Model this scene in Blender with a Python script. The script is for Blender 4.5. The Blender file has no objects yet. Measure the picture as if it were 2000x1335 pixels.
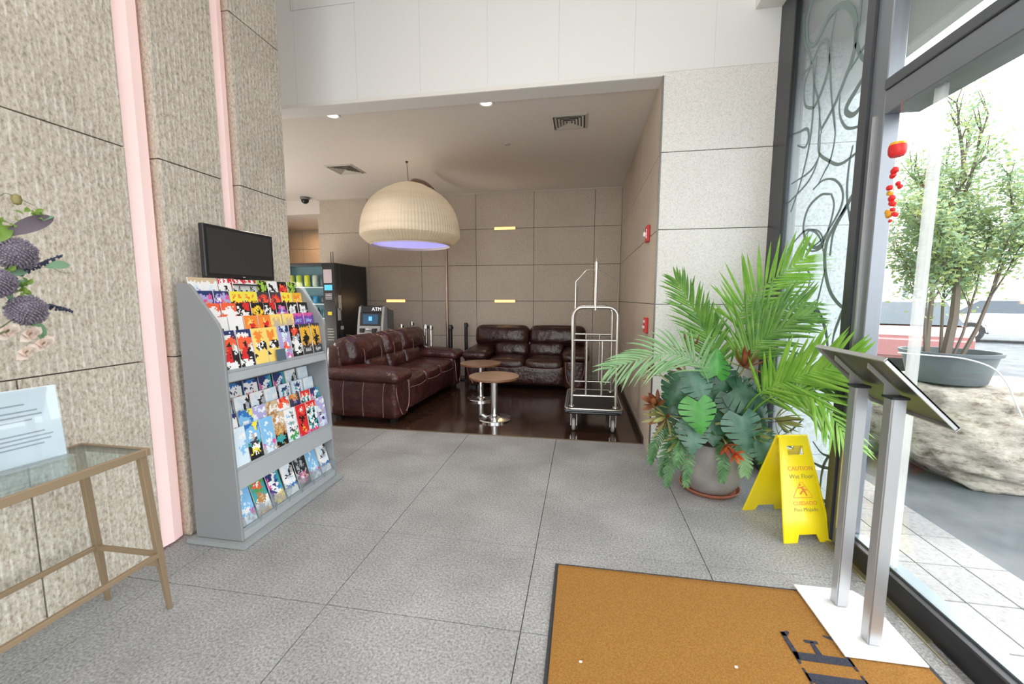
import bpy, bmesh, math, random
from mathutils import Vector, Matrix, noise
R = math.radians
random.seed(7)
S = bpy.context.scene
C = S.collection
# ------------------------------------------------------------------ camera, world, sun, exposure
cam = bpy.data.cameras.new('camera'); camo = bpy.data.objects.new('camera', cam); C.objects.link(camo)
cam.sensor_width = 36; cam.lens = 797 / 2000 * 36; cam.clip_start = .05; cam.clip_end = 300
yaw, pit, rol = R(-9.73), R(6.1), R(-.06)
_f = Vector((math.sin(yaw) * math.cos(pit), math.cos(yaw) * math.cos(pit), -math.sin(pit)))
_r = Vector((math.cos(yaw), -math.sin(yaw), 0)); _d = _f.cross(_r)
_rt = math.cos(rol) * _r + math.sin(rol) * _d; _dn = -math.sin(rol) * _r + math.cos(rol) * _d
camo.matrix_world = Matrix(((_rt.x, -_dn.x, -_f.x, 0), (_rt.y, -_dn.y, -_f.y, 0), (_rt.z, -_dn.z, -_f.z, 1.45), (0, 0, 0, 1)))
cam.dof.use_dof = True; cam.dof.focus_distance = 4.6; cam.dof.aperture_fstop = 2.8
S.camera = camo
S.view_settings.view_transform = 'Standard'; S.view_settings.look = 'None'
S.view_settings.exposure = 0.88; S.view_settings.gamma = 1
S.view_settings.use_curve_mapping = False
S.cycles.use_denoising = True
S.cycles.max_bounces = 10; S.cycles.diffuse_bounces = 5; S.cycles.transparent_max_bounces = 24
S.cycles.sample_clamp_indirect = 6; S.cycles.caustics_reflective = False; S.cycles.caustics_refractive = False
W = bpy.data.worlds.new('world'); S.world = W; W.use_nodes = True
wn = W.node_tree.nodes; wb = wn['Background']
wb.inputs[0].default_value = (.965, .985, 1, 1); wb.inputs[1].default_value = 3.1
def light(name, typ, loc, energy, col=(1, 1, 1), rot=(0, 0, 0), **k):
    l = bpy.data.lights.new(name, typ); l.energy = energy; l.color = col
    o = bpy.data.objects.new(name, l); C.objects.link(o); o.location = loc; o.rotation_euler = rot
    for a, b in k.items():
        if a == 'portal': l.cycles.is_portal = b
        else: setattr(l, a, b)
    return o
light('sun', 'SUN', (8, 8, 12), 1.7, (1, .96, .9), (R(28), 0, R(150)), angle=R(1.5))
light('daylight_portal', 'AREA', (1.62, -.1, 2.25), 1, rot=(0, R(90), 0), shape='RECTANGLE', size=4.5, size_y=7.7, portal=True)
light('daylight_portal', 'AREA', (-.4, -4.02, 2.2), 1, rot=(R(90), 0, 0), shape='RECTANGLE', size=3.9, size_y=4.3, portal=True)
for yy in (-2.4, .6):
    light('lobby_fill', 'AREA', (-.4, yy, 4.5), 28, (1, .95, .90), shape='SQUARE', size=2.6)  # unseen fill panels added to brighten the lobby, not known fixtures

light('lounge_fill', 'AREA', (-6.4, 4.9, 1.5), 78, (1, .94, .87), (0, R(-122), 0), shape='RECTANGLE', size=2.6, size_y=2.6)  # invented fill out of view, added to lift the lounge ceiling and back wall

# ------------------------------------------------------------------ materials
MATS = {}
def mat(name, col=(.5, .5, .5), rough=.5, metal=0., var=None, bump=None, emit=None, es=1., coat=0., trl=0., spec=.5, aniso=0., alpha=1.):
    if name in MATS: return MATS[name]
    m = bpy.data.materials.new(name); m.use_nodes = True; MATS[name] = m
    nt = m.node_tree; N = nt.nodes; L = nt.links; b = N['Principled BSDF']
    c4 = (*col, 1)
    b.inputs['Base Color'].default_value = c4; b.inputs['Roughness'].default_value = rough
    b.inputs['Metallic'].default_value = metal; b.inputs['Coat Weight'].default_value = coat
    b.inputs['Coat Roughness'].default_value = .12; b.inputs['Specular IOR Level'].default_value = spec
    b.inputs['Anisotropic'].default_value = aniso; b.inputs['Alpha'].default_value = alpha
    geo = N.new('ShaderNodeNewGeometry')
    if var:                                     # var = (scale, other colour[, detail][, (sx,sy,sz)])
        mp = N.new('ShaderNodeMapping'); L.new(geo.outputs['Position'], mp.inputs[0])
        if len(var) > 3: mp.inputs['Scale'].default_value = var[3]
        nz = N.new('ShaderNodeTexNoise'); nz.inputs['Scale'].default_value = var[0]; nz.inputs['Detail'].default_value = var[2] if len(var) > 2 else 3
        L.new(mp.outputs[0], nz.inputs['Vector'])
        rp = N.new('ShaderNodeValToRGB'); rp.color_ramp.elements[0].position = .38; rp.color_ramp.elements[1].position = .62
        rp.color_ramp.elements[0].color = c4; rp.color_ramp.elements[1].color = (*var[1], 1)
        L.new(nz.outputs['Fac'], rp.inputs[0]); L.new(rp.outputs[0], b.inputs['Base Color'])
    if bump:                                    # (scale, strength, distance[, (sx,sy,sz)])
        mp = N.new('ShaderNodeMapping'); L.new(geo.outputs['Position'], mp.inputs[0])
        if len(bump) > 3: mp.inputs['Scale'].default_value = bump[3]
        nz = N.new('ShaderNodeTexNoise'); nz.inputs['Scale'].default_value = bump[0]; nz.inputs['Detail'].default_value = 4
        L.new(mp.outputs[0], nz.inputs['Vector'])
        bp = N.new('ShaderNodeBump'); bp.inputs['Strength'].default_value = bump[1]; bp.inputs['Distance'].default_value = bump[2]
        L.new(nz.outputs['Fac'], bp.inputs['Height']); L.new(bp.outputs[0], b.inputs['Normal'])
    if emit:
        b.inputs['Emission Color'].default_value = (*emit, 1); b.inputs['Emission Strength'].default_value = es
    if trl:
        t = N.new('ShaderNodeBsdfTranslucent'); mx = N.new('ShaderNodeMixShader'); mx.inputs[0].default_value = trl
        t.inputs[0].default_value = (min(1, col[0] * 1.5), min(1, col[1] * 1.5), col[2] * 1.2, 1)
        L.new(b.outputs[0], mx.inputs[1]); L.new(t.outputs[0], mx.inputs[2]); L.new(mx.outputs[0], N['Material Output'].inputs[0])
    return m
def glass(name, tint=(.975, .98, .975), refl=.08, haze=0., hazecol=(.8, .85, .88)):
    if name in MATS: return MATS[name]
    m = bpy.data.materials.new(name); m.use_nodes = True; MATS[name] = m
    nt = m.node_tree; N = nt.nodes; L = nt.links; N.remove(N['Principled BSDF'])
    t = N.new('ShaderNodeBsdfTransparent'); t.inputs[0].default_value = (*tint, 1)
    g = N.new('ShaderNodeBsdfGlossy'); g.inputs['Roughness'].default_value = .02
    lw = N.new('ShaderNodeLayerWeight'); pw = N.new('ShaderNodeMath'); pw.operation = 'POWER'; pw.inputs[1].default_value = 5; L.new(lw.outputs['Facing'], pw.inputs[0])
    fr = N.new('ShaderNodeMath'); fr.operation = 'MULTIPLY_ADD'; fr.inputs[1].default_value = .9; fr.inputs[2].default_value = refl * .5; L.new(pw.outputs[0], fr.inputs[0])
    mx = N.new('ShaderNodeMixShader'); L.new(fr.outputs[0], mx.inputs[0]); L.new(t.outputs[0], mx.inputs[1]); L.new(g.outputs[0], mx.inputs[2])
    out = mx
    if haze:
        d = N.new('ShaderNodeBsdfDiffuse'); d.inputs[0].default_value = (*hazecol, 1)
        tr = N.new('ShaderNodeBsdfTranslucent'); tr.inputs[0].default_value = (*hazecol, 1)
        m1 = N.new('ShaderNodeMixShader'); m1.inputs[0].default_value = .5; L.new(d.outputs[0], m1.inputs[1]); L.new(tr.outputs[0], m1.inputs[2])
        m2 = N.new('ShaderNodeMixShader'); m2.inputs[0].default_value = haze; L.new(mx.outputs[0], m2.inputs[1]); L.new(m1.outputs[0], m2.inputs[2]); out = m2
    L.new(out.outputs[0], N['Material Output'].inputs[0]); return m
def granite(name, dark, mid, lite, scale=90, rough=.6, stretch=(1, 1, 1), big=.12, ribs=None, bumpd=.002):
    m = bpy.data.materials.new(name); m.use_nodes = True; MATS[name] = m
    nt = m.node_tree; N = nt.nodes; L = nt.links; b = N['Principled BSDF']; b.inputs['Roughness'].default_value = rough; b.inputs['Specular IOR Level'].default_value = .3
    geo = N.new('ShaderNodeNewGeometry'); mp = N.new('ShaderNodeMapping'); L.new(geo.outputs['Position'], mp.inputs[0]); mp.inputs['Scale'].default_value = stretch
    nz = N.new('ShaderNodeTexNoise'); nz.inputs['Scale'].default_value = scale; nz.inputs['Detail'].default_value = 5; nz.inputs['Roughness'].default_value = .72
    L.new(mp.outputs[0], nz.inputs['Vector'])
    rp = N.new('ShaderNodeValToRGB'); e = rp.color_ramp.elements
    e[0].position = .34; e[0].color = (*dark, 1); e[1].position = .66; e[1].color = (*lite, 1)
    x = e.new(.47); x.color = (*mid, 1)
    L.new(nz.outputs['Fac'], rp.inputs[0])
    n2 = N.new('ShaderNodeTexNoise'); n2.inputs['Scale'].default_value = 2.2; n2.inputs['Detail'].default_value = 6; L.new(geo.outputs['Position'], n2.inputs['Vector'])
    mr = N.new('ShaderNodeMapRange'); mr.inputs[1].default_value = .3; mr.inputs[2].default_value = .7; mr.inputs[3].default_value = 1 - big; mr.inputs[4].default_value = 1 + big
    L.new(n2.outputs['Fac'], mr.inputs[0])
    mul = N.new('ShaderNodeMix'); mul.data_type = 'RGBA'; mul.blend_type = 'MULTIPLY'; mul.inputs[0].default_value = 1
    L.new(rp.outputs[0], mul.inputs[6]); L.new(mr.outputs[0], mul.inputs[7])
    src = mul.outputs[2]; hsrc = nz.outputs['Fac']
    if ribs:
        mp2 = N.new('ShaderNodeMapping'); L.new(geo.outputs['Position'], mp2.inputs[0])
        n3 = N.new('ShaderNodeTexNoise'); n3.inputs['Scale'].default_value = 3; n3.inputs['Detail'].default_value = 2; L.new(geo.outputs['Position'], n3.inputs['Vector'])
        wv = N.new('ShaderNodeTexWave'); wv.bands_direction = 'Y'; wv.inputs['Scale'].default_value = ribs; wv.inputs['Distortion'].default_value = 1.3
        wv.inputs['Detail'].default_value = 3; wv.inputs['Detail Scale'].default_value = 9; wv.inputs['Detail Roughness'].default_value = .7
        L.new(mp2.outputs[0], wv.inputs['Vector'])
        n4 = N.new('ShaderNodeTexNoise'); n4.inputs['Scale'].default_value = 55; n4.inputs['Detail'].default_value = 2
        mp4 = N.new('ShaderNodeMapping'); mp4.inputs['Scale'].default_value = (1, 1, .45); L.new(geo.outputs['Position'], mp4.inputs[0]); L.new(mp4.outputs[0], n4.inputs['Vector'])
        ml = N.new('ShaderNodeMath'); ml.operation = 'MULTIPLY'; L.new(wv.outputs['Fac'], ml.inputs[0]); L.new(n4.outputs['Fac'], ml.inputs[1])
        r2 = N.new('ShaderNodeMapRange'); r2.inputs[1].default_value = .40; r2.inputs[2].default_value = .60; r2.inputs[4].default_value = .42; L.new(ml.outputs[0], r2.inputs[0])
        m3 = N.new('ShaderNodeMix'); m3.data_type = 'RGBA'; L.new(r2.outputs[0], m3.inputs[0]); L.new(src, m3.inputs[6]); m3.inputs[7].default_value = (.86, .84, .80, 1)
        src = m3.outputs[2]
        ad = N.new('ShaderNodeMath'); ad.operation = 'MULTIPLY_ADD'; L.new(wv.outputs['Fac'], ad.inputs[0]); ad.inputs[1].default_value = .5; L.new(nz.outputs['Fac'], ad.inputs[2]); hsrc = ad.outputs[0]
    L.new(src, b.inputs['Base Color'])
    bp = N.new('ShaderNodeBump'); bp.inputs['Strength'].default_value = .5; bp.inputs['Distance'].default_value = bumpd
    L.new(hsrc, bp.inputs['Height']); L.new(bp.outputs[0], b.inputs['Normal'])
    return m
G_FLOOR = granite('floor_granite', (.135, .136, .138), (.265, .266, .27), (.44, .442, .447), 95, .5, bumpd=.0003, big=.18)
G_LEFT = granite('tooled_granite', (.30, .258, .20), (.49, .435, .36), (.66, .61, .53), 80, .85, (1, 1, .6), .07, ribs=9.6, bumpd=.0035)
G_WALL = granite('light_granite', (.56, .53, .49), (.74, .715, .68), (.84, .82, .79), 120, .6, big=.03, bumpd=.0006)
G_LOUNGE = granite('lounge_granite', (.37, .305, .245), (.50, .43, .355), (.62, .55, .47), 120, .6, big=.04, bumpd=.0006)
G_OUT = granite('outdoor_granite', (.22, .23, .235), (.50, .51, .515), (.70, .71, .715), 55, .7, big=.05, bumpd=.002)
G_PAVE = granite('paver_stone', (.205, .208, .212), (.275, .278, .28), (.33, .333, .335), 40, .8, big=.06)
JOINT = mat('joint_dark', (.06, .055, .05), .9)
WHITE = mat('white_wall_paint', (.80, .79, .77), .55, bump=(3, .1, .004))
CEIL = mat('lounge_ceiling_paint', (.74, .69, .64), .75)
BLACK = mat('black_plastic', (.012, .012, .014), .35)
DARKMET = mat('dark_frame_metal', (.045, .05, .058), .35, .4)
GREYMET = mat('grey_frame_metal', (.23, .25, .28), .35, .5)
ALU = mat('brushed_aluminium', (.62, .62, .62), .32, .9, bump=(6, .06, .001, (1, 1, .02)))
CHROME = mat('chrome', (.80, .80, .80), .13, 1)
SATIN = mat('satin_steel', (.62, .60, .57), .28, 1)
BRONZE = mat('bronze_frame', (.36, .265, .17), .42, .55)
GLASS = glass('clear_glass')
RACK = mat('rack_grey_laminate', (.235, .247, .26), .45)
RACKI = mat('rack_inner_laminate', (.36, .385, .41), .45)

# ------------------------------------------------------------------ helpers
ORG = {}
def root_of(o):
    while o.parent: o = o.parent
    return o
def tag(o, label=None, cat=None, group=None, kind=None):
    if label: o['label'] = label
    if cat: o['category'] = cat
    if group: o['group'] = group
    if kind: o['kind'] = kind
    return o
def thing(name, label, cat, loc=(0, 0, 0), rotz=0, group=None, world=True):
    o = bpy.data.objects.new(name, None); C.objects.link(o); o.location = loc; o.rotation_euler = (0, 0, rotz); o.empty_display_size = .1
    tag(o, label, cat, group)
    ORG[o.name] = Vector(loc) if world else Vector((0, 0, 0))
    return o
def link_mesh(name, me, parent=None):
    o = bpy.data.objects.new(name, me); C.objects.link(o)
    if parent is not None:
        o.parent = parent; off = ORG.get(root_of(parent).name, Vector((0, 0, 0)))
        if off.length: me.transform(Matrix.Translation(-off))
    else:
        if len(me.vertices):
            xs = [v.co for v in me.vertices]
            c = Vector(((min(v.x for v in xs) + max(v.x for v in xs)) / 2, (min(v.y for v in xs) + max(v.y for v in xs)) / 2, min(v.z for v in xs)))
            me.transform(Matrix.Translation(-c)); o.location = c; ORG[o.name] = c
    return o
class MB:
    def __init__(s): s.v = []; s.f = []; s.m = []
    def add(s, v, f, m=0):
        n = len(s.v); s.v += [tuple(p) for p in v]; s.f += [tuple(i + n for i in q) for q in f]
        s.m += (m if isinstance(m, list) else [m] * len(f)); return s
    def box(s, x0, x1, y0, y1, z0, z1, m=0):
        return s.add([(x0, y0, z0), (x1, y0, z0), (x1, y1, z0), (x0, y1, z0), (x0, y0, z1), (x1, y0, z1), (x1, y1, z1), (x0, y1, z1)],
                     [(0, 3, 2, 1), (4, 5, 6, 7), (0, 1, 5, 4), (1, 2, 6, 5), (2, 3, 7, 6), (3, 0, 4, 7)], m)
    def obox(s, c, ax, ay, az, m=0):            # oriented box: centre and three half-axis vectors
        c, ax, ay, az = map(Vector, (c, ax, ay, az))
        v = [c + i * ax + j * ay + k * az for k in (-1, 1) for (i, j) in ((-1, -1), (1, -1), (1, 1), (-1, 1))]
        return s.add(v, [(0, 3, 2, 1), (4, 5, 6, 7), (0, 1, 5, 4), (1, 2, 6, 5), (2, 3, 7, 6), (3, 0, 4, 7)], m)
    def tube(s, pts, r, n=8, m=0, cap=True, closed=False):
        pts = [Vector(p) for p in pts]; k = len(pts); rr = r if isinstance(r, (list, tuple)) else [r] * k
        V = []; F = []; prev = None
        for i, p in enumerate(pts):
            a = pts[i - 1] if i or closed else p; b = pts[(i + 1) % k] if i < k - 1 or closed else p
            t = (b - a).normalized()
            if prev is None:
                u = t.orthogonal().normalized()
            else:
                u = (prev - t * prev.dot(t)); u = u.normalized() if u.length > 1e-6 else t.orthogonal().normalized()
            prev = u; w = t.cross(u)
            for j in range(n):
                an = 2 * math.pi * j / n + math.pi / n
                V.append(p + rr[i] * (math.cos(an) * u + math.sin(an) * w))
        for i in range(k if closed else k - 1):
            for j in range(n):
                i2 = (i + 1) % k
                F.append((i * n + j, i * n + (j + 1) % n, i2 * n + (j + 1) % n, i2 * n + j))
        if cap and not closed:
            F.append(tuple(range(n))[::-1]); F.append(tuple((k - 1) * n + j for j in range(n)))
        return s.add(V, F, m)
    def lathe(s, prof, c=(0, 0, 0), n=32, m=0, rmod=None, caps=True):
        V = []; F = []; k = len(prof)
        for i, (r, z) in enumerate(prof):
            for j in range(n):
                a = 2 * math.pi * j / n; q = r * (rmod(j, i) if rmod else 1)
                V.append((c[0] + q * math.cos(a), c[1] + q * math.sin(a), c[2] + z))
        for i in range(k - 1):
            for j in range(n): F.append((i * n + j, i * n + (j + 1) % n, (i + 1) * n + (j + 1) % n, (i + 1) * n + j))
        if caps and prof[0][0] > 0: F.append(tuple(range(n))[::-1])
        if caps and prof[-1][0] > 0: F.append(tuple((k - 1) * n + j for j in range(n)))
        return s.add(V, F, m)
    def prism(s, poly, axis, a, b, m=0):        # poly in the two other axes (ordered), extruded along axis from a to b
        def P(q, h): return {'x': (h, q[0], q[1]), 'y': (q[0], h, q[1]), 'z': (q[0], q[1], h)}[axis]
        n = len(poly); V = [P(q, a) for q in poly] + [P(q, b) for q in poly]
        F = [tuple(range(n)), tuple(range(2 * n - 1, n - 1, -1))] + [(i, i + n, (i + 1) % n + n, (i + 1) % n) for i in range(n)]
        return s.add(V, F, m)
    def rbox(s, c, size, r, n=8, m=0, bulge=(0, 0, 0), warp=None, rot=None):
        h = [x / 2 for x in size]; idx = {}; V = []; F = []
        def vert(p):
            k = tuple(p)
            if k in idx: return idx[k]
            u = [math.sin(math.pi / 2 * (2 * x / n - 1)) for x in p]
            q = [u[i] * h[i] for i in range(3)]; cc = [max(-(h[i] - r), min(h[i] - r, q[i])) for i in range(3)]
            d = Vector([q[i] - cc[i] for i in range(3)])
            if d.length > 1e-9: d = d.normalized() * r
            q = Vector(cc) + d
            for i in range(3):
                if bulge[i]:
                    a, b = [j for j in range(3) if j != i]
                    q[i] += bulge[i] * u[i] * (1 - u[a] ** 2) * (1 - u[b] ** 2)
            if warp: q = Vector(warp(q, u))
            if rot is not None: q = rot @ q
            V.append(q + Vector(c)); idx[k] = len(V) - 1; return idx[k]
        for ax in range(3):
            for sd in (0, n):
                for i in range(n):
                    for j in range(n):
                        cs = [(i, j), (i + 1, j), (i + 1, j + 1), (i, j + 1)]
                        q = []
                        for a, b in cs:
                            p = [0, 0, 0]; p[ax] = sd; p[(ax + 1) % 3] = a; p[(ax + 2) % 3] = b; q.append(vert(p))
                        F.append(tuple(q) if sd else tuple(q[::-1]))
        return s.add(V, F, m)
    def build(s, name, mats, parent=None, smooth=False, bev=0., seg=1, tagd=None):
        me = bpy.data.meshes.new(name); me.from_pydata(s.v, [], s.f)
        for mm in (mats if isinstance(mats, (list, tuple)) else [mats]): me.materials.append(mm)
        me.polygons.foreach_set('material_index', s.m)
        if bev:
            bm = bmesh.new(); bm.from_mesh(me)
            ed = [e for e in bm.edges if len(e.link_faces) == 2 and e.calc_face_angle(0) > .5]
            bmesh.ops.bevel(bm, geom=ed, offset=bev, segments=seg, affect='EDGES', clamp_overlap=True); bm.to_mesh(me); bm.free()
        if smooth or (bev and seg > 1):
            me.shade_smooth(); me.set_sharp_from_angle(angle=R(38))
        me.update()
        return link_mesh(name, me, parent)
def struct(name, mb, m, parent=None, **k):
    o = mb.build(name, m, parent, **k)
    if parent is None: o['kind'] = 'structure'
    return o
def tmesh(body, size, extrude=.001):
    cu = bpy.data.curves.new('text', 'FONT'); cu.body = body; cu.size = size; cu.extrude = extrude; cu.align_x = 'CENTER'; cu.align_y = 'CENTER'
    cu.resolution_u = 3
    o = bpy.data.objects.new('text', cu); C.objects.link(o)
    dg = bpy.context.evaluated_depsgraph_get(); me = bpy.data.meshes.new_from_object(o.evaluated_get(dg))
    bpy.data.objects.remove(o); return me
def text(name, body, size, at, xd, yd, m, parent, extrude=.001, squash=1.):
    me = tmesh(body, size, extrude); xd = Vector(xd).normalized() * squash; yd = Vector(yd).normalized(); zd = xd.normalized().cross(yd)
    me.transform(Matrix(((xd.x, yd.x, zd.x, at[0]), (xd.y, yd.y, zd.y, at[1]), (xd.z, yd.z, zd.z, at[2]), (0, 0, 0, 1))))
    me.materials.clear(); me.materials.append(m); return link_mesh(name, me, parent)
def spline(pts, n=6):
    P = [Vector(p) for p in pts]; P = [2 * P[0] - P[1]] + P + [2 * P[-1] - P[-2]]; out = []
    for i in range(1, len(P) - 2):
        for k in range(n):
            t = k / n; a, b, c, d = P[i - 1:i + 3]
            out.append(.5 * ((2 * b) + (c - a) * t + (2 * a - 5 * b + 4 * c - d) * t * t + (3 * b - a - 3 * c + d) * t ** 3))
    out.append(P[-2]); return out
def copy_tree(o, parent=None, label=None, loc=None):
    c = o.copy(); C.objects.link(c); c.parent = parent
    if label: c['label'] = label
    if loc is not None: c.location = loc
    for ch in list(o.children): copy_tree(ch, c)
    return c

# ------------------------------------------------------------------ the room
XL, XR, YF, YB, YW = -2.34, 1.545, 3.77, 7.28, 4.12
ZC, ZM = 3.31, 4.6
struct('floor', MB().box(-6.6, 1.60, -4.1, YW, -.12, -.012), JOINT)
FL = bpy.data.objects['floor']
xe = [-6.6, -4.91, -3.976, -3.042, -2.108, -1.174, -.24, .694, 1.60]
ye = [-4.1, -.235, .385, 1.005, 1.625, 2.24, 2.865, 3.485, 4.115]
for i in range(len(xe) - 1):
    for j in range(len(ye) - 1):
        g = .002
        MB().box(xe[i] + g, xe[i + 1] - g, ye[j] + g, ye[j + 1] - g, -.012, 0).build('floor_tile', G_FLOOR, FL, bev=.0012)
WOOD = mat('dark_polished_wood', (.022, .010, .007), .16, var=(5, (.062, .029, .018), 6, (1, 6, 1)), coat=.6, bump=(14, .08, .001))
struct('floor', MB().box(-8.7, .66, YW, 9.2, -.1, .0), WOOD)
struct('wall_hall_return', MB().box(-8.65, -6.6, YB - .06, YB, 0, 3.5), WHITE)  # unseen wall, added to keep sky light from leaking into the hall
struct('trim_1', MB().box(-6.6, .64, YW - .008, YW + .014, -.01, .004), mat('floor_edge_strip', (.25, .2, .13), .4, .6))

def panels_y(parent, xs, zs, y, m, g=.003, t=.02, name='stone_panel'):
    for i in range(len(xs) - 1):
        for j in range(len(zs) - 1):
            d = random.uniform(0, .0012)
            MB().box(xs[i] + g, xs[i + 1] - g, y + d, y + t + d, zs[j] + g, zs[j + 1] - g).build(name, m, parent, bev=.002)
def panels_x(parent, ys, zs, x, m, g=.003, t=.02, s=1, name='stone_panel'):
    for i in range(len(ys) - 1):
        for j in range(len(zs) - 1):
            d = random.uniform(0, .0012) * s; a, b = sorted((x - d, x - s * t - d))
            MB().box(a, b, ys[i] + g, ys[i + 1] - g, zs[j] + g, zs[j + 1] - g).build(name, m, parent, bev=.002)
# left wall: three tooled granite blocks with two lit slots between them
wl = struct('wall_left', MB().box(-2.62, -2.44, -4.1, 3.0, 0, ZM).box(-2.44, -2.36, -4.1, 1.81, 0, ZM, 0).box(-2.44, -2.36, 2.03, 2.39, 0, ZM).box(-2.44, -2.36, 2.57, 2.985, 0, ZM), JOINT)
zl = [.0, 1.108, 2.222, 3.336, 4.45, 4.6]
panels_x(wl, [-4.1, -2.2, -.25, 1.315, 1.83], zl[:2], XL, G_LEFT)
panels_x(wl, [-4.1, -2.2, -.25, 1.83], zl[1:], XL, G_LEFT)
panels_x(wl, [2.0, 2.41], zl, XL, G_LEFT); panels_x(wl, [2.55, 3.005], zl, XL, G_LEFT)
for ya in (1.81, 2.39, 2.985):      # side faces of the blocks
    for j in range(5): MB().box(-2.44, XL - .003, ya, ya + .019, zl[j] + .003, zl[j + 1] - .003).build('stone_panel', G_LEFT, wl)
for ya in (2.0, 2.55):
    for j in range(5): MB().box(-2.44, XL - .003, ya, ya + .02, zl[j] + .003, zl[j + 1] - .003).build('stone_panel', G_LEFT, wl)
PINK = mat('pink_lit_diffuser', (.86, .785, .775), .35, emit=(1, .30, .26), es=.13)
for n_, y0, y1, lb in ((1, 1.83, 2.0, 'wide pink lit vertical strip recessed between granite panels nearest the console table'), (2, 2.41, 2.55, 'narrow pink lit vertical strip in granite wall above the brochure rack')):
    o = MB().prism([(-2.439, y0), (-2.385, y0), (-2.368, y0 + .02), (-2.362, (y0 + y1) / 2), (-2.378, y1 - .02), (-2.439, y1)], 'z', .012, ZM).build('light_strip', PINK, None)
    tag(o, lb, 'light', kind=None)
struct('wall_corridor', MB().box(-6.6, -2.62, 2.96, 3.0, 0, ZM), WHITE)
struct('wall_lounge_left', MB().box(-6.65, -6.6, 3.0, YB, 0, ZC + .1), G_LOUNGE)
# facing wall and upper white wall
wf = struct('wall_facing', MB().box(.65, 1.585, YF + .02, YF + .20, 0, 3.32), JOINT)
panels_y(wf, [.632, 1.585], [0, .12, .76, 1.40, 2.04, 2.68, 3.32], YF, G_WALL)
wu = struct('wall_upper', MB().box(-6.6, 1.6, YF + .004, YF + .20, 3.285, ZM), WHITE)
xs = [-6.6] + [.39 - .63 * i for i in range(10, -1, -1)] + [1.02, 1.6]
for i in range(len(xs) - 1):
    MB().box(xs[i] + .0008, xs[i + 1] - .0008, YF + (.0006 if i % 2 else .0), YF + .004, 3.32, ZM).build('white_panel', WHITE, wu, bev=.001)
MB().box(-2.783, -2.12, YF - .001, YF, 4.158, 4.162).box(-2.785, -2.781, YF - .001, YF, 4.158, ZM).build('access_panel_seam', mat('seam_grey', (.45, .45, .46), .7), wu)
struct('trim_2', MB().box(-6.6, .65, YF - .004, YF + .02, 3.287, 3.318), mat('white_trim', (.78, .75, .70), .5))
struct('ceiling', MB().box(-6.65, .81, YF + .2, YB + .15, ZC, ZC + .08).box(-6.6, .65, YF + .02, YF + .2, ZC - .02, ZC + .05), CEIL)
struct('ceiling', MB().box(-6.6, 1.65, -4.1, YF + .2, ZM, ZM + .1), WHITE)
struct('ceiling', MB().box(1.306, 1.6, 2.9, YF, 3.725, ZM), WHITE)
# lounge right wall
wr = struct('wall_right', MB().box(.652, .80, YF + .2, YB + .1, 0, ZC + .1), JOINT)
zz = [0, .12, .76, 1.40, 2.04, 2.68, ZC]
panels_x(wr, [YF + .001, 4.0, 4.95, 5.9, 6.7, YB], zz, .63, G_LOUNGE, s=-1)
struct('baseboard_right', MB().box(.612, .629, YF + .36, YB, 0, .07), mat('dark_baseboard', (.03, .02, .018), .4))
struct('trim_3', MB().box(.622, .634, YF - .006, YF + .006, .0, 3.29), mat('corner_steel', (.16, .15, .14), .4, .7))
# lounge back wall
wk = struct('wall_back', MB().box(-5.03, .81, YB + .02, YB + .15, 0, ZC + .1), JOINT)
panels_y(wk, [-5.03, -3.997, -2.952, -1.907, -.862, .183, .63], zz, YB, G_LOUNGE)
for j in range(6): MB().box(-5.035, -5.015, YB + .022, YB + .16, zz[j] + .003, zz[j + 1] - .003).build('stone_panel', G_LOUNGE, wk)
struct('trim_4', MB().box(-5.03, .63, YB - .012, YB, ZC - .016, ZC), mat('ceiling_bead', (.55, .5, .44), .6))
SLOT = mat('warm_slot_glow', (1, .7, .4), .4, emit=(1, .42, .14), es=1.05)
for (cx, cz, lb) in ((-1.38, 2.684, 'short amber glowing wall slot on the upper stone joint right of the dome lamp'),
                     (-1.38, 1.40, 'short amber glowing wall slot straight below the upper one, over the loveseat'),
                     (-3.48, 1.40, 'short amber glowing wall slot right of the cash machine')):
    t = thing('wall_light', lb, 'wall light', (cx, YB, cz), group='amber slot lights in the stone wall')
    MB().box(cx - .19, cx + .19, YB - .006, YB + .004, cz - .026, cz + .026).build('light_lens', SLOT, t, bev=.003)
    MB().box(cx - .198, cx + .198, YB - .004, YB + .004, cz - .034, cz + .034).build('bezel', mat('slot_bezel', (.30, .22, .15), .5), t)
    light('slot_glow', 'AREA', (cx, YB - .03, cz), .35, (1, .62, .32), (R(-90), 0, 0), shape='RECTANGLE', size=.36, size_y=.05)
# hall behind
struct('wall_hall', MB().box(-8.6, -4.6, 8.9, 9.0, 0, 3.3), JOINT); wh = bpy.data.objects['wall_hall']
panels_y(wh, [-8.6, -7.6, -6.55, -5.5, -4.6], [0, .76, 1.40, 2.04, 2.60, 3.3], 8.88, G_LOUNGE)
struct('wall_hall_side', MB().box(-5.03, -4.98, YB + .16, 8.88, 0, ZC), G_LOUNGE)
struct('ceiling', MB().box(-8.65, -4.98, YB, 9.0, 3.05, 3.45), CEIL)
struct('wall_hall_left', MB().box(-8.65, -8.6, YB, 9.0, 0, 3.3), WHITE)
light('hall_lamp', 'AREA', (-5.9, 8.2, 3.0), 9, (1, .60, .30), size=.5)

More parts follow.
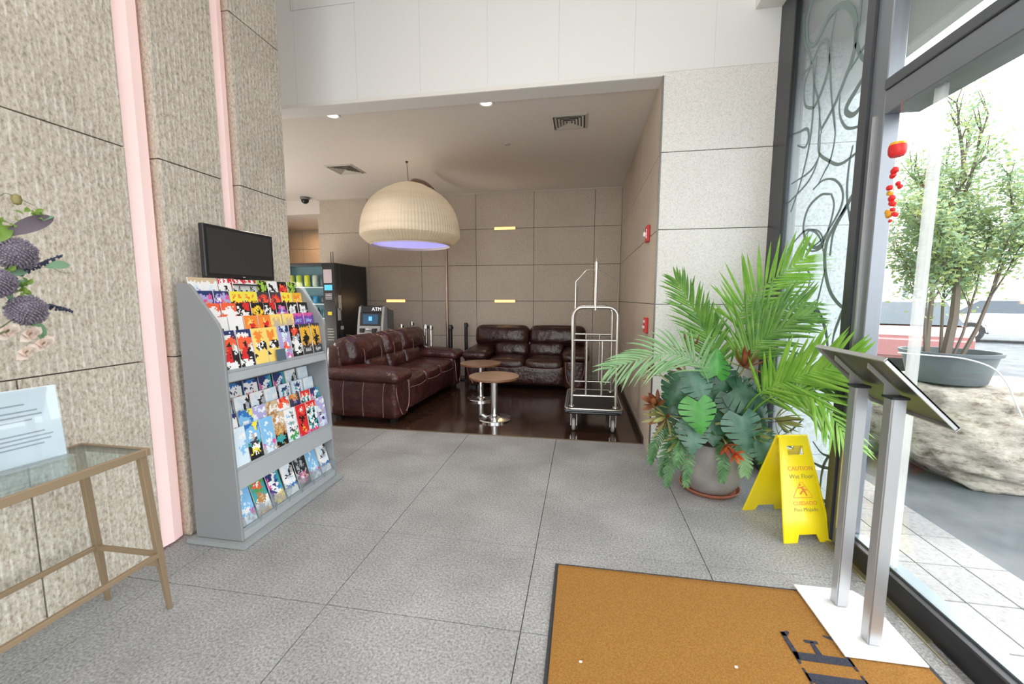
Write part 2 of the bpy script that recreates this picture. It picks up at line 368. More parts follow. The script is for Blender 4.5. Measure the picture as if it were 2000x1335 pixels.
# glazing: frames, panes
w1 = struct('window_1', MB().box(1.50, 1.60, 3.54, 3.68, .0, ZM).box(1.50, 1.60, 3.68, 3.768, 0, ZM), DARKMET)
MB().box(1.49, 1.60, 2.66, 3.54, 0, .118).build('window_sill', DARKMET, w1, bev=.004)
MB().box(1.502, 1.60, 2.66, 3.54, 3.66, 3.74).build('window_frame', DARKMET, w1, bev=.004)
MB().box(1.50, 1.515, 3.525, 3.54, .118, 3.66).build('glazing_bead', mat('glazing_rubber', (.01, .01, .01), .6), w1)
MB().box(1.541, 1.549, 2.65, 3.55, .11, 3.67).build('pane', glass('patterned_pane', (.86, .92, .93), haze=.22, hazecol=(.86, .89, .91)), w1)
MB().box(1.545, 1.56, 2.66, 3.55, 3.73, ZM).build('pane', GLASS, w1)
SW = [(11,[(3.39,3.52),(3.44,3.42),(3.42,3.28),(3.37,3.21),(3.3,3.19),(3.21,3.24),(3.14,3.27),(3.03,3.25),(2.93,3.17),(2.87,3.07),(2.85,2.95),(2.87,2.85),(2.92,2.78),(2.98,2.7),(3.04,2.64),(3.14,2.57)]),(8,[(2.83,3.45),(2.83,3.07),(2.85,3.0),(2.84,2.92),(2.79,2.83),(2.72,2.75),(2.66,2.72)]),(5,[(2.66,2.86),(2.69,2.87),(2.75,2.87),(2.81,2.84),(2.88,2.8)]),(5,[(3.08,3.24),(3.11,3.12),(3.11,3.01),(3.08,2.84),(3.03,2.64),(2.98,2.48)]),(7,[(3.48,3.08),(3.39,3.06),(3.32,3.09),(3.23,3.15),(3.16,3.12),(3.12,3.01),(3.12,2.92),(3.17,2.83),(3.23,2.77),(3.28,2.76),(3.37,2.81),(3.41,2.9),(3.4,3.0),(3.33,3.07)]),(5,[(3.27,3.09),(3.28,3.01),(3.27,2.9),(3.21,2.78),(3.17,2.64),(3.14,2.54)]),(10,[(2.66,2.72),(2.73,2.70),(2.81,2.65),(2.88,2.6),(2.88,2.56),(2.82,2.52),(2.76,2.53),(2.68,2.58)]),(5,[(2.96,2.69),(2.96,2.62),(2.93,2.54),(2.87,2.47),(2.8,2.44),(2.72,2.43),(2.66,2.45)]),(5,[(2.66,2.58),(2.68,2.57),(2.69,2.54),(2.66,2.5)]),(6,[(3.18,2.72),(3.17,2.55),(3.15,2.42),(3.03,2.33),(2.91,2.27),(2.78,2.28),(2.68,2.31)]),(4,[(3.02,2.65),(2.98,2.47),(3.01,2.33),(3.07,2.27),(3.13,2.21)]),(6,[(3.53,2.68),(3.44,2.66),(3.33,2.64),(3.3,2.57),(3.34,2.52),(3.45,2.57)]),(4,[(3.15,2.54),(3.15,2.39),(3.25,2.27),(3.45,2.2),(3.53,2.18)]),(4,[(3.5,2.31),(3.24,2.33),(3.13,2.41)]),(5,[(3.19,2.19),(3.08,2.22),(2.95,2.19),(2.86,2.11),(2.85,2.02),(2.92,1.93),(3.03,1.84),(3.14,1.8)]),(7,[(2.98,2.11),(3.09,2.13),(3.23,2.08),(3.28,1.96),(3.22,1.85),(3.09,1.79),(2.99,1.85),(2.93,2.02),(2.97,2.11)]),(8,[(2.66,2.12),(2.72,2.08),(2.81,1.99),(2.91,1.87),(2.93,1.72)]),(5,[(2.79,2.34),(2.81,2.25),(2.81,2.08),(2.76,1.91),(2.7,1.73)]),(6,[(2.66,2.26),(2.68,2.2),(2.69,2.1),(2.68,1.93),(2.66,1.85)]),(5,[(3.49,1.82),(3.28,1.92),(3.15,1.91),(3.05,1.84),(2.99,1.72)]),(9,[(2.8,2.0),(2.9,1.91),(2.98,1.8),(2.97,1.64),(2.89,1.49),(2.76,1.4),(2.66,1.39)]),(8,[(2.77,1.96),(2.72,1.77),(2.72,1.66),(2.66,1.53)]),(5,[(2.66,1.85),(2.7,1.74),(2.71,1.65)]),(6,[(2.71,1.61),(2.74,1.42),(2.81,1.26),(2.83,1.17)]),(8,[(3.13,1.33),(3.02,1.37),(2.93,1.28),(2.88,1.17),(2.84,.95)]),(6,[(2.66,1.46),(2.68,1.39),(2.7,1.3),(2.66,1.17)]),(5,[(2.97,1.64),(3.02,1.46),(3.07,1.34),(3.1,1.21)]),(4,[(3.27,1.87),(3.19,1.92),(3.07,1.89),(3.01,1.8),(3.11,1.77),(3.23,1.8),(3.27,1.87)]),(4,[(3.3,1.64),(3.21,1.66),(3.14,1.6),(3.16,1.52)]),(6,[(2.95,0.36),(2.8,0.38),(2.66,0.44)]),(6,[(2.71,0.55),(2.81,0.39),(2.83,0.2)]),(8,[(2.66,0.45),(2.69,0.37),(2.7,0.28),(2.67,0.15)]),(7,[(2.82,0.15),(2.75,.18),(2.66,0.2)]),(4,[(2.95,0.5),(2.83,0.46),(2.7,0.5),(2.66,.56)]),(6,[(3.1,0.69),(3.0,0.84),(3.08,0.99)]),(6,[(2.70,1.14),(2.70,1.03),(2.66,0.92)]),(5,[(3.25,1.06),(3.08,0.99),(3.09,0.82)]),(6,[(3.5,3.5),(3.46,3.3),(3.3,3.0),(3.27,2.6),(3.36,2.3),(3.48,2.1)]),(5,[(3.5,1.6),(3.36,1.3),(3.4,1.0),(3.5,.8)]),(5,[(3.5,.5),(3.3,.45),(3.1,.6)])]
SWM = mat('swirl_etch', (.17, .23, .23), .4)
for w, pts in SW:
    P = spline([(1.538, a, b) for a, b in pts], 5); k = len(P); V = []; F = []
    for i, p in enumerate(P):
        t = (P[min(i + 1, k - 1)] - P[max(i - 1, 0)]).normalized(); nn = Vector((0, -t.z, t.y))
        q = .00135 * w * (.75 + .6 * math.sin(math.pi * i / (k - 1)) ** 2)
        V += [p - nn * q, p + nn * q, p + nn * q + Vector((.003, 0, 0)), p - nn * q + Vector((.003, 0, 0))]
    for i in range(k - 1):
        for a, b in ((0, 1), (1, 2), (2, 3), (3, 0)): F.append((4 * i + a, 4 * i + b, 4 * i + 4 + b, 4 * i + 4 + a))
    F += [(0, 3, 2, 1), (4 * k - 4, 4 * k - 3, 4 * k - 2, 4 * k - 1)]
    MB().add(V, F).build('swirl', SWM, w1)
w2 = struct('window_2', MB().box(1.485, 1.575, 2.60, 2.665, 0, ZM), mat('mullion_face', (.075, .08, .09), .35, .4))
MB().box(1.50, 1.575, 2.485, 2.60, 0, ZM).build('mullion', GREYMET, w2, bev=.004)
MB().box(1.49, 1.502, 2.545, 2.555, 0.118, 2.4).build('glazing_bead', ALU, w2)
MB().box(1.49, 1.60, -4.1, 2.475, 0, .118).build('window_sill', mat('sill_metal', (.03, .03, .034), .3, .5), w2, bev=.006)
MB().box(1.53, 1.60, -4.1, 2.475, .118, .128).build('glazing_bead', mat('sill_glint', (.3, .36, .4), .3, .6), w2)
MB().box(1.50, 1.66, -4.1, 2.485, 2.385, 2.50).build('transom', GREYMET, w2, bev=.004)
MB().box(1.49, 1.66, -4.1, 2.485, 2.50, 2.552).build('transom', mat('transom_top', (.11, .12, .135), .35, .4), w2, bev=.004)
MB().box(1.541, 1.549, 2.215, 2.49, .12, 2.39).build('pane', GLASS, w2)
MB().box(1.541, 1.549, -4.1, 2.19, .12, 2.39).build('pane', GLASS, w2)
MB().box(1.536, 1.554, 2.175, 2.228, .12, 2.385).build('edge_strip', glass('frosted_edge', (.95, .97, .97), haze=.4, hazecol=(.9, .91, .91)), w2)
MB().box(1.541, 1.549, -4.1, 2.49, 2.552, ZM).build('pane', GLASS, w2)
for yy in (-.6, -2.4): MB().box(1.50, 1.64, yy, yy + .07, .118, ZM).build('mullion', GREYMET, w2, bev=.004)
struct('trim_5', MB().box(1.462, 1.49, 1.86, 2.66, 0, .008).box(1.455, 1.462, 1.75, 2.5, 0, .006), mat('brass_strip', (.42, .38, .27), .4, .7))
# rear entrance wall behind the camera
wb_ = struct('wall_rear', MB().box(-2.4, 1.6, -4.2, -4.1, 4.3, ZM).box(-2.44, -2.36, -4.2, -4.1, 0, 4.3).box(1.5, 1.6, -4.2, -4.1, 0, 4.3), WHITE)
w3 = struct('window_3', MB().box(-2.36, 1.5, -4.18, -4.1, 2.5, 2.6).box(-.45, -.37, -4.18, -4.1, 0, 4.3), GREYMET)
MB().box(-2.36, 1.5, -4.145, -4.137, 0, 4.3).build('pane', GLASS, w3)
# ------------------------------------------------------------------ outside
so = struct('pavement', MB().box(1.60, 2.285, -6, 3.77, -.12, -.012), mat('paver_joint', (.3, .3, .29), .9))
pxs = [1.60, 1.845, 2.07, 2.28]; pys = [-1.5 + .305 * i for i in range(0, 18)]
for i in range(3):
    for j in range(17):
        MB().box(pxs[i] + .0025, pxs[i + 1] - .0025, pys[j] + .0025, min(pys[j + 1], 3.77) - .0025, -.012, 0).build('paver', G_PAVE, so, bev=.002)
struct('pavement', MB().box(2.285, 70, -60, 60, -.12, -.01), mat('driveway_asphalt', (.085, .098, .112), .9, var=(2.5, (.13, .142, .155), 8), bump=(120, .3, .003)))
wo = struct('wall_outside', MB().box(1.60, 2.30, YF + .022, YF + .20, 0, ZM), JOINT)
panels_y(wo, [1.60, 2.31], [0, .12, .76, 1.40, 2.04, 2.68, 3.32, 3.96, ZM], YF, G_OUT)
struct('wall_outside_side', MB().box(2.30, 2.31, YF + .02, 9.2, 0, ZM), G_OUT)
cn = struct('roof_canopy', MB().box(1.66, 2.02, -6, 3.76, 3.42, 4.3), mat('canopy_grey', (.30, .29, .28), .6))
MB().box(1.95, 2.05, -6, 3.76, 3.0, 3.42).build('fascia', mat('canopy_fascia', (.60, .59, .57), .55), cn, bev=.01)
# boulder
ROCK = granite('boulder_stone', (.13, .11, .085), (.33, .30, .255), (.47, .44, .39), 9, .9, (1, 1, 2.2), .2, bumpd=.03)
bm = bmesh.new(); bmesh.ops.create_icosphere(bm, subdivisions=5, radius=1)
for v in bm.verts:
    p = v.co.copy(); q = Vector([math.copysign(abs(c) ** .55, c) for c in p])
    q = Vector((q.x * .98, q.y * .62, q.z * .42))
    n = noise.fractal(p * 1.6 + Vector((3, 1, 7)), .9, 2, 5); n2 = noise.fractal(p * 5 + Vector((2, 9, 4)), .8, 2, 4)
    q += p * (.10 * n + .022 * n2)
    if q.z < 0: q.y += .10 * q.z / .42 * (-1 if q.y < 0 else 1) * -1.2; q.x += .18 * (-q.z / .42) * (1 if q.x < 0 else 0)
    q.z = min(q.z, .35 + .012 * n2 - .05 * max(0, q.x)) ; q.z = max(q.z, -.40)
    v.co = q + Vector((3.52, 4.12, .385))
me = bpy.data.meshes.new('boulder'); bm.to_mesh(me); bm.free(); me.materials.append(ROCK); me.shade_smooth()
tag(link_mesh('boulder', me), 'huge pale rough boulder on the driveway outside carrying the dark planter', 'rock')
# planter tub
TX, TY, TZ = 3.10, 4.05, .748
t = thing('planter_tub', 'round dark grey plastic tub on top of the boulder outside', 'planter', (TX, TY, TZ))
TUB = mat('tub_plastic', (.13, .155, .175), .6)
MB().lathe([(0, 0), (.235, 0), (.245, .01), (.295, .235), (.315, .235), (.32, .262), (.30, .262), (.285, .20), (0, .20)], (TX, TY, TZ), 40).build('tub', TUB, t, smooth=True)
MB().lathe([(0, 0), (.283, .0), (0, .035)], (TX, TY, TZ + .198), 30).build('soil', mat('dark_soil', (.09, .06, .04), .95), t, smooth=True)
# shrub in tub
t = thing('potted_shrub', 'tall airy green shrub with several dark stems growing from the tub', 'shrub', (TX, TY, TZ + .2))
BARK = mat('shrub_bark', (.16, .13, .11), .9); rnd = random.Random(3); tips = []
def branch(mb, p, d, r, ln, dep):
    q = [p]; 
    for i in range(5):
        d = (d + Vector((rnd.gauss(0, .07), rnd.gauss(0, .07), .03))).normalized(); q.append(q[-1] + d * ln / 5)
        if dep and i >= 1:
            for _ in range(2 if dep > 1 else 2):
                a = rnd.uniform(0, 6.28); sd = (d + Vector((math.cos(a), math.sin(a), .25)) * rnd.uniform(.45, .8)).normalized()
                branch(mb, q[-1], sd, r * .45, ln * rnd.uniform(.28, .42), dep - 1)
        if i >= 1: tips.append((q[-1], dep))
    mb.tube(q, [r * (1 - .13 * i) for i in range(6)], 5 if dep else 3)
for k, (ox, oy, dx, dy, r, ln) in enumerate([(-.02, 0, .16, 0, .036, 1.75), (-.15, .02, .05, .02, .024, 1.25), (.07, -.03, .34, .0, .017, 1.35), (.1, .08, .5, .1, .012, 1.1), (-.2, -.05, -.16, 0, .014, 1.0), (.02, .1, .25, .3, .014, 1.3)]):
    mb = MB(); branch(mb, Vector((TX + ox, TY + oy, TZ + .2)), Vector((dx, dy, 1)).normalized(), r, ln, 2); mb.build('stem', BARK, t, smooth=True)
for nm, cA, cB, ph in (('foliage', (.30, .40, .16), (.50, .55, .25), 0), ('foliage', (.24, .37, .26), (.36, .48, .32), 1)):
    mb = MB()
    for i, (p, dep) in enumerate(tips):
        if i % 2 != ph: continue
        for _ in range(13):
            c = p + Vector([rnd.gauss(0, .05) for _ in range(3)]); a = Vector([rnd.gauss(0, 1) for _ in range(3)]).normalized(); b = a.orthogonal().normalized()
            L_ = rnd.uniform(.022, .05); w = L_ * .33
            mb.add([c, c + a * L_ * .5 + b * w, c + a * L_, c + a * L_ * .5 - b * w], [(0, 1, 2, 3)])
    tag(mb.build(nm, mat('shrub_leaf_%d' % ph, cA, .6, var=(9, cB), trl=.35), t), kind='stuff')
tag(MB().tube(spline([(2.62, 3.9, 1.0), (2.78, 3.8, .995), (2.95, 3.72, .985), (3.08, 3.64, .93), (3.14, 3.58, .82), (3.15, 3.52, .70), (3.16, 3.47, .60)], 6), .006, 6).build('garden_hose', mat('pale_hose', (.75, .78, .8), .4), smooth=True), 'thin pale hose looping down over the tub and boulder outside', 'hose')
# parked cars, buildings across the road
def car(label, loc, rz, col):
    t = thing('parked_car', label, 'car', loc, rz, world=False)
    P = MB().prism([(-2.15, .35), (-2.2, .75), (-2.0, .92), (-1.2, .98), (1.0, .98), (1.9, .86), (2.15, .7), (2.2, .38), (1.75, .3), (1.68, .55), (1.35, .68), (1.02, .55), (.95, .28), (-.95, .28), (-1.02, .55), (-1.35, .68), (-1.68, .55), (-1.75, .3)], 'y', -.85, .85)
    P.build('body', mat('car_paint_%s' % label.split()[0], col, .25, coat=1), t, bev=.05, seg=2)
    cb = MB(); V = []; 
    for z, x0, x1, w in ((.97, -1.75, 1.05, .78), (1.40, -1.15, .35, .60), (1.44, -1.0, .2, .55)): V += [(x0, -w, z), (x1, -w, z), (x1, w, z), (x0, w, z)]
    cb.add(V, [(0, 1, 5, 4), (1, 2, 6, 5), (2, 3, 7, 6), (3, 0, 4, 7), (4, 5, 9, 8), (5, 6, 10, 9), (6, 7, 11, 10), (7, 4, 8, 11), (8, 9, 10, 11)], [0] * 4 + [1] * 5)
    cb.build('cabin', [mat('car_glass', (.05, .07, .09), .1), mat('car_paint_%s' % label.split()[0])], t)
    for x in (-1.35, 1.35):
        for y in (-.86, .86):
            w = MB().lathe([(0, -.1), (.2, -.1), (.32, -.1), (.335, -.06), (.335, .06), (.32, .1), (.2, .1), (0, .1)], (0, 0, 0), 24); w.v = [(x + a, y + c, .335 + b) for a, b, c in w.v]
            o = w.build('wheel', mat('tyre', (.03, .03, .03), .8), t, smooth=True)
            h = MB().lathe([(0, -.108), (.19, -.104), (.19, .104), (0, .108)], (0, 0, 0), 16); h.v = [(x + a, y + c, .335 + b) for a, b, c in h.v]; h.build('hubcap', ALU, o)
    for y in (-.62, .62): MB().box(2.12, 2.215, y - .16, y + .16, .6, .74).build('headlight', mat('lamp_glass', (.8, .8, .8), .15), t, bev=.02)
    return t
car('white sedan parked across the driveway right of the shrub', (14.6, 16.4, -.01), R(-28), (.80, .81, .83))
car('dark hatchback parked far beyond the boulder left of the shrub', (12.4, 19.5, -.01), R(-20), (.10, .13, .17))
car('maroon saloon parked behind the glass edge left of the tub', (7.0, 10.6, -.01), R(62), (.45, .20, .20))
def building(label, x0, x1, y0, y1, h, col, nx, nz):
    t = thing('building', label, 'building', ((x0 + x1) / 2, (y0 + y1) / 2, 0))
    MB().box(x0, x1, y0, y1, 0, h).build('wall', mat('facade_' + label.split()[0], col, .8), t)
    MB().box(x0 - .3, x1 + .3, y0 - .3, y1 + .3, h, h + .4).build('roof', mat('roof_grey', (.5, .5, .5), .8), t)
    for i in range(nx):
        for j in range(nz):
            cx = x0 + (x1 - x0) * (i + .5) / nx; z = 1.2 + j * 3
            w = MB().box(cx - .7, cx + .7, y0 - .06, y0 + .02, z, z + 1.5).build('window', mat('window_surround', (.75, .75, .73), .6), t)
            MB().box(cx - .6, cx + .6, y0 - .08, y0 - .05, z + .1, z + 1.4).build('pane', mat('far_pane', (.35, .40, .45), .2), w)
building('cream two storey building across the road behind the shrub', 14, 40, 42, 50, 7.2, (.80, .74, .66), 8, 2)
building('pinkish shop building across the road seen left of the shrub', -4, 13, 44, 52, 6.4, (.78, .66, .60), 5, 2)

# ------------------------------------------------------------------ lounge ceiling fittings
for (x, y, lb) in ((-2.56, 4.03, 'round recessed ceiling spotlight near the granite pillar, left of the pair'), (-.947, 4.03, 'round recessed ceiling spotlight in the middle of the lounge ceiling edge')):
    t = thing('downlight', lb, 'ceiling light', (x, y, ZC))
    MB().lathe([(.050, .02), (.054, -.003), (.072, -.006), (.078, -.001), (.078, .0), (.05, .02)], (x, y, ZC), 32, caps=False).build('trim_ring', mat('ring_white', (.8, .79, .76), .4), t, smooth=True)
    MB().lathe([(0, -.002), (.052, -.002), (.052, .004), (0, .004)], (x, y, ZC), 24).build('bulb', mat('downlight_glow', (1, .95, .85), .4, emit=(1, .90, .72), es=5), t)
    light('downlight_beam', 'SPOT', (x, y, ZC - .02), 40, (1, .90, .78), spot_size=R(125), spot_blend=.6, shadow_soft_size=.05)
VENT = mat('vent_metal', (.56, .53, .47), .5); VD = mat('vent_shadow', (.10, .09, .08), .8)
for (x0, x1, y0, y1, lb) in ((-.366, .022, 4.38, 4.78, 'square louvred ceiling air vent near the right lounge wall'), (-3.645, -3.215, 5.45, 5.87, 'square louvred ceiling air vent farther back above the brochure rack')):
    cx, cy, h = (x0 + x1) / 2, (y0 + y1) / 2, (x1 - x0) / 2
    t = thing('ceiling_vent', lb, 'vent', (cx, cy, ZC))
    MB().box(cx - h + .02, cx + h - .02, cy - h + .02, cy + h - .02, ZC - .004, ZC).build('backing', VD, t)
    def ring(a, b, za, zb):
        V = [(cx + s * a, cy + u * a, ZC + za) for s, u in ((-1, -1), (1, -1), (1, 1), (-1, 1))] + [(cx + s * b, cy + u * b, ZC + zb) for s, u in ((-1, -1), (1, -1), (1, 1), (-1, 1))]
        V += [(p[0], p[1], p[2] - .003) for p in V]
        F = []
        for i in range(4):
            j = (i + 1) % 4; F += [(i, j, j + 4, i + 4), (i + 8, i + 12, j + 12, j + 8), (i, i + 8, j + 8, j), (i + 4, j + 4, j + 12, i + 12)]
        return MB().add(V, F)
    ring(h, h - .03, 0, -.012).build('frame', VENT, t)
    for k in range(5): ring(h - .045 - .032 * k, h - .065 - .032 * k, -.014, -.005).build('slat', VENT, t)
    MB().box(cx - .02, cx + .02, cy - .02, cy + .02, ZC - .014, ZC - .003).build('centre_plate', VENT, t)
t = thing('security_camera', 'small black dome security camera on the ceiling at far left', 'camera', (-5.11, 7.05, ZC))
MB().lathe([(.0, 0), (.085, 0), (.085, -.03), (.07, -.045), (0, -.045)][::-1], (-5.11, 7.05, ZC), 24).build('housing', mat('grey_housing', (.2, .2, .2), .5), t, smooth=True)
MB().lathe([(0, -.12), (.035, -.112), (.06, -.09), (.068, -.06), (.066, -.04), (0, -.04)], (-5.11, 7.05, ZC), 24).build('dome', BLACK, t, smooth=True)
t = thing('sprinkler', 'small pale round sprinkler cover on the lounge ceiling', 'sprinkler', (-.93, 5.1, ZC))
MB().lathe([(0, -.008), (.035, -.007), (.04, 0), (0, 0)], (-.93, 5.1, ZC), 20).build('cover_plate', mat('sprinkler_plate', (.48, .44, .4), .5), t, smooth=True)

# ------------------------------------------------------------------ arc lamp with big dome shade
LX, LY = -2.375, 5.5
t = thing('arc_floor_lamp', 'huge pleated cream dome lamp hanging over the sofas from a bronze arc pole', 'lamp', (LX, 7.0, 0))
COP = mat('copper_pole', (.36, .27, .22), .35, .8)
arc = [(LX, 7.0, .03), (LX, 7.0, 1.5), (LX, 7.0, 2.4), (LX, 6.96, 2.75), (LX, 6.8, 3.0), (LX, 6.5, 3.14), (LX, 6.15, 3.18), (LX, 5.85, 3.15), (LX, 5.62, 3.09), (LX, 5.5, 3.0)]
MB().tube(spline(arc, 6), .027, 12).build('pole', COP, t, smooth=True)
MB().lathe([(0, 0), (.14, 0), (.14, .02), (.03, .035), (0, .035)], (LX, 7.0, 0), 32).build('base', DARKMET, t, smooth=True)
prof = [(.535, 2.175), (.60, 2.225), (.655, 2.275), (.674, 2.30), (.676, 2.325), (.674, 2.36), (.666, 2.44), (.646, 2.54), (.615, 2.63), (.572, 2.71), (.515, 2.785), (.44, 2.855), (.345, 2.92), (.23, 2.98), (.12, 3.018), (.03, 3.03)]
SHADE = mat('pleated_shade', (.53, .46, .36), .7, trl=.2, var=(2.6, (.59, .525, .425), 3, (.3, .3, 6)))
def pleat(j, i): return 1 + (.0045 if j % 2 else -.0045) * (1 if i < 14 else 0)
sh = MB().lathe(prof, (LX, LY, 0), 200, rmod=pleat, caps=False)
o = sh.build('lamp_shade', SHADE, t, smooth=False)
MB().lathe([(.53, 2.20), (.535, 2.172), (.545, 2.174), (.545, 2.2), (.53, 2.2)], (LX, LY, 0), 64, caps=False).build('rim_hoop', mat('shade_hoop', (.7, .62, .5), .5), t, smooth=True)
MB().lathe([(0, 2.205), (.53, 2.205), (.53, 2.212), (0, 2.212)], (LX, LY, 0), 48).build('diffuser', mat('lilac_diffuser', (.8, .8, 1), .5, emit=(.36, .34, 1.0), es=.42), t)
MB().tube([(LX - .02, LY, 3.03), (LX - .025, LY - .01, 3.2), (LX - .03, LY - .015, ZC)], .0035, 5).build('cable', BLACK, t)
MB().lathe([(0, 0), (.02, 0), (.012, -.02), (0, -.02)][::-1], (LX - .03, LY - .015, ZC), 12).build('ceiling_hook', BLACK, t)
light('shade_bulb', 'POINT', (LX, LY, 2.55), 5, (1, .92, .82), shadow_soft_size=.1)

# ------------------------------------------------------------------ vending machine, cash machine
VX0, VX1, VY0, VY1, VZ = -4.97, -4.03, 6.2, 7.22, 2.03
t = thing('vending_machine', 'black glass fronted snack and drink vending machine against the stone wall', 'vending machine', ((VX0 + VX1) / 2, 6.7, 0))
CAB = mat('cabinet_black', (.016, .016, .018), .42)
MB().box(VX0, VX1, VY0 + .16, VY1, .0, VZ).build('cabinet', CAB, t, bev=.008)
MB().box(VX0, VX0 + .03, VY0, VY0 + .155, .03, VZ).box(VX1 - .22, VX1, VY0 + .02, VY0 + .155, .03, VZ).box(VX0 + .03, VX1 - .22, VY0, VY0 + .155, VZ - .05, VZ).box(VX0 + .03, VX1 - .22, VY0, VY0 + .155, .03, .42).build('door', mat('door_dark', (.03, .033, .037), .35), t, bev=.006)
MB().box(VX0 + .03, VX1 - .22, VY0 + .15, VY0 + .158, .42, VZ - .05).build('lit_back', mat('vend_back', (.06, .14, .17), .5, emit=(.04, .16, .20), es=.16), t)
for k, z in enumerate((.62, .86, 1.10, 1.34, 1.62)):
    MB().box(VX0 + .03, VX1 - .22, VY0 + .02, VY0 + .15, z, z + .018).build('shelf', mat('vend_shelf', (.6, .68, .68), .4, emit=(.5, .7, .7), es=.18), t)
MB().box(VX0 + .03, VX1 - .22, VY0 + .004, VY0 + .010, .42, VZ - .05).build('glass_front', GLASS, t)
cp = MB().box(VX1 - .215, VX1 - .004, VY0 + .004, VY0 + .02, .1, VZ - .01).build('control_panel', mat('panel_black', (.01, .01, .012), .25), t)
MB().box(VX1 - .20, VX1 - .05, VY0, VY0 + .006, 1.70, 1.92).build('notice', mat('pinkish_notice', (.55, .47, .50), .5), cp)
MB().box(VX1 - .19, VX1 - .05, VY0, VY0 + .006, 1.58, 1.67).build('display', mat('vend_screen', (.1, .5, .7), .3, emit=(.04, .36, .60), es=.45), cp)
for q in range(4): MB().box(VX1 - .18, VX1 - .06, VY0, VY0 + .006, 1.43 + q * .027, 1.445 + q * .027).build('button_row', mat('grey_buttons', (.45, .43, .46), .5), cp)
MB().box(VX1 - .15, VX1 - .075, VY0, VY0 + .006, 1.17, 1.225).build('coin_badge', mat('yellow_badge', (.75, .62, .02), .5), cp)
for q in range(5): MB().box(VX1 - .17, VX1 - .06 + .01 * (q % 2), VY0, VY0 + .006, .75 + q * .045, .762 + q * .045).build('decal', mat('pale_decal', (.5, .48, .45), .5), cp)
for (z0, z1, dy) in ((1.25, 1.5, .05), (1.08, 1.28, .02), (.92, .98, .09)): MB().box(VX1, VX1 + .012, VY0 + .03 + dy, VY0 + .10 + dy, z0, z1).build('paper', mat('pale_paper', (.62, .60, .57), .6), t)
MB().box(VX1 - .001, VX1 + .004, VY0 + .135, VY0 + .16, 1.3, 1.6).build('hinge_cover', BLACK, t)
for dx in (.76, .80): MB().tube([(VX0 + dx, 6.4, VZ), (VX0 + dx, 6.4, VZ + .12 + dx * .1)], .005, 5).build('antenna', BLACK, t)
PR = [('yellow', (.68, .74, .04)), ('lime', (.50, .66, .08)), ('pale', (.6, .68, .55)), ('blue', (.02, .28, .55)), ('dark', (.02, .06, .09)), ('teal', (.03, .22, .27)), ('dark', (.02, .05, .08)), ('green', (.1, .3, .08))]
rnd = random.Random(5)
for k, (z, kinds) in enumerate(((1.638, (0, 1, 0, 2, 4)), (1.358, (7, 4, 3, 3, 4)), (1.118, (4, 5, 6, 5, 4, 5)), (.878, (5, 4, 5, 6, 7)), (.638, (5, 4, 6, 5, 2)))):
    n = len(kinds)
    for i, c in enumerate(kinds):
        x = VX0 + .08 + (VX1 - VX0 - .34) * i / (n - 1); nm, col = PR[c]; m = mat('product_%s' % nm, col, .35)
        h = (.20, .13, .17, .15, .17)[k]
        if k in (0, 1):
            o = MB().rbox((x, VY0 + .085, z + h / 2), (.095, .05, h), .02, 4, bulge=(0, .012, 0)).build('snack_bag', m, smooth=True); kind = 'snack bag'
        else:
            o = MB().lathe([(0, 0), (.03, 0), (.033, .01), (.033, h * .6), (.028, h * .72), (.013, h * .85), (.013, h), (0, h)], (x, VY0 + .085, z), 12).build('drink_bottle', m, smooth=True); kind = 'drink bottle'
        tag(o, '%s %s, %s from left on %s shelf of the vending machine' % (nm, kind, ('first', 'second', 'third', 'fourth', 'fifth', 'sixth')[i], ('top', 'second', 'third', 'fourth', 'lowest')[k]), kind, '%s %ss on the %s shelf of the vending machine' % (nm, kind, ('top', 'second', 'third', 'fourth', 'lowest')[k]))
AX0, AX1, AY, AB = -3.72, -3.27, 6.3, 6.74
t = thing('cash_machine', 'silver and grey cash machine marked ATM beside the vending machine', 'cash machine', (-3.5, 6.5, 0))
AS = mat('atm_silver', (.42, .43, .44), .35, .3)
MB().prism([(AY + .13, 0), (AB, 0), (AB, 1.25), (AY + .17, 1.30), (AY + .12, 1.0), (AY + .13, .85)], 'x', AX0 + .01, AX1, 0).build('cabinet', mat('atm_cabinet', (.15, .16, .17), .45), t, bev=.01)
side = [(AY, 0), (AY, .84), (AY + .02, .98), (AY + .06, 1.18), (AY + .10, 1.31), (AY + .17, 1.33), (AY + .17, 0)]
for a, b in ((AX0 - .01, AX0 + .035), (AX1 - .035, AX1 + .012)): MB().prism(side, 'x', a, b).build('side_cheek', AS, t, bev=.006)
MB().prism([(AY + .085, 1.215), (AY + .10, 1.315), (AY + .16, 1.325), (AY + .16, 1.215)], 'x', AX0 + .035, AX1 - .035).build('topper', mat('topper_black', (.02, .02, .025), .3), t)
text('lettering', 'ATM', .085, (AX1 - .13, AY + .083, 1.265), (1, 0, 0), (0, .14, 1), mat('white_letters', (.9, .9, .9), .5, emit=(.9, .9, 1), es=.3), t, .003)
MB().prism([(AY + .03, 1.0), (AY + .06, 1.205), (AY + .16, 1.205), (AY + .16, 1.0)], 'x', AX0 + .035, AX1 - .035).build('screen_surround', BLACK, t)
MB().prism([(AY + .030, 1.02), (AY + .053, 1.18), (AY + .07, 1.18), (AY + .05, 1.02)], 'x', AX0 + .09, AX1 - .09).build('screen', mat('atm_screen', (.01, .04, .08), .2, emit=(.01, .05, .1), es=.6), t)
MB().obox(((AX0 + AX1) / 2, AY + .038, 1.11), (.03, 0, 0), (0, .002, 0), (0, .006, .035)).build('screen_logo', mat('atm_glow', (.2, .6, .9), .4, emit=(.08, .35, .7), es=.4), t)
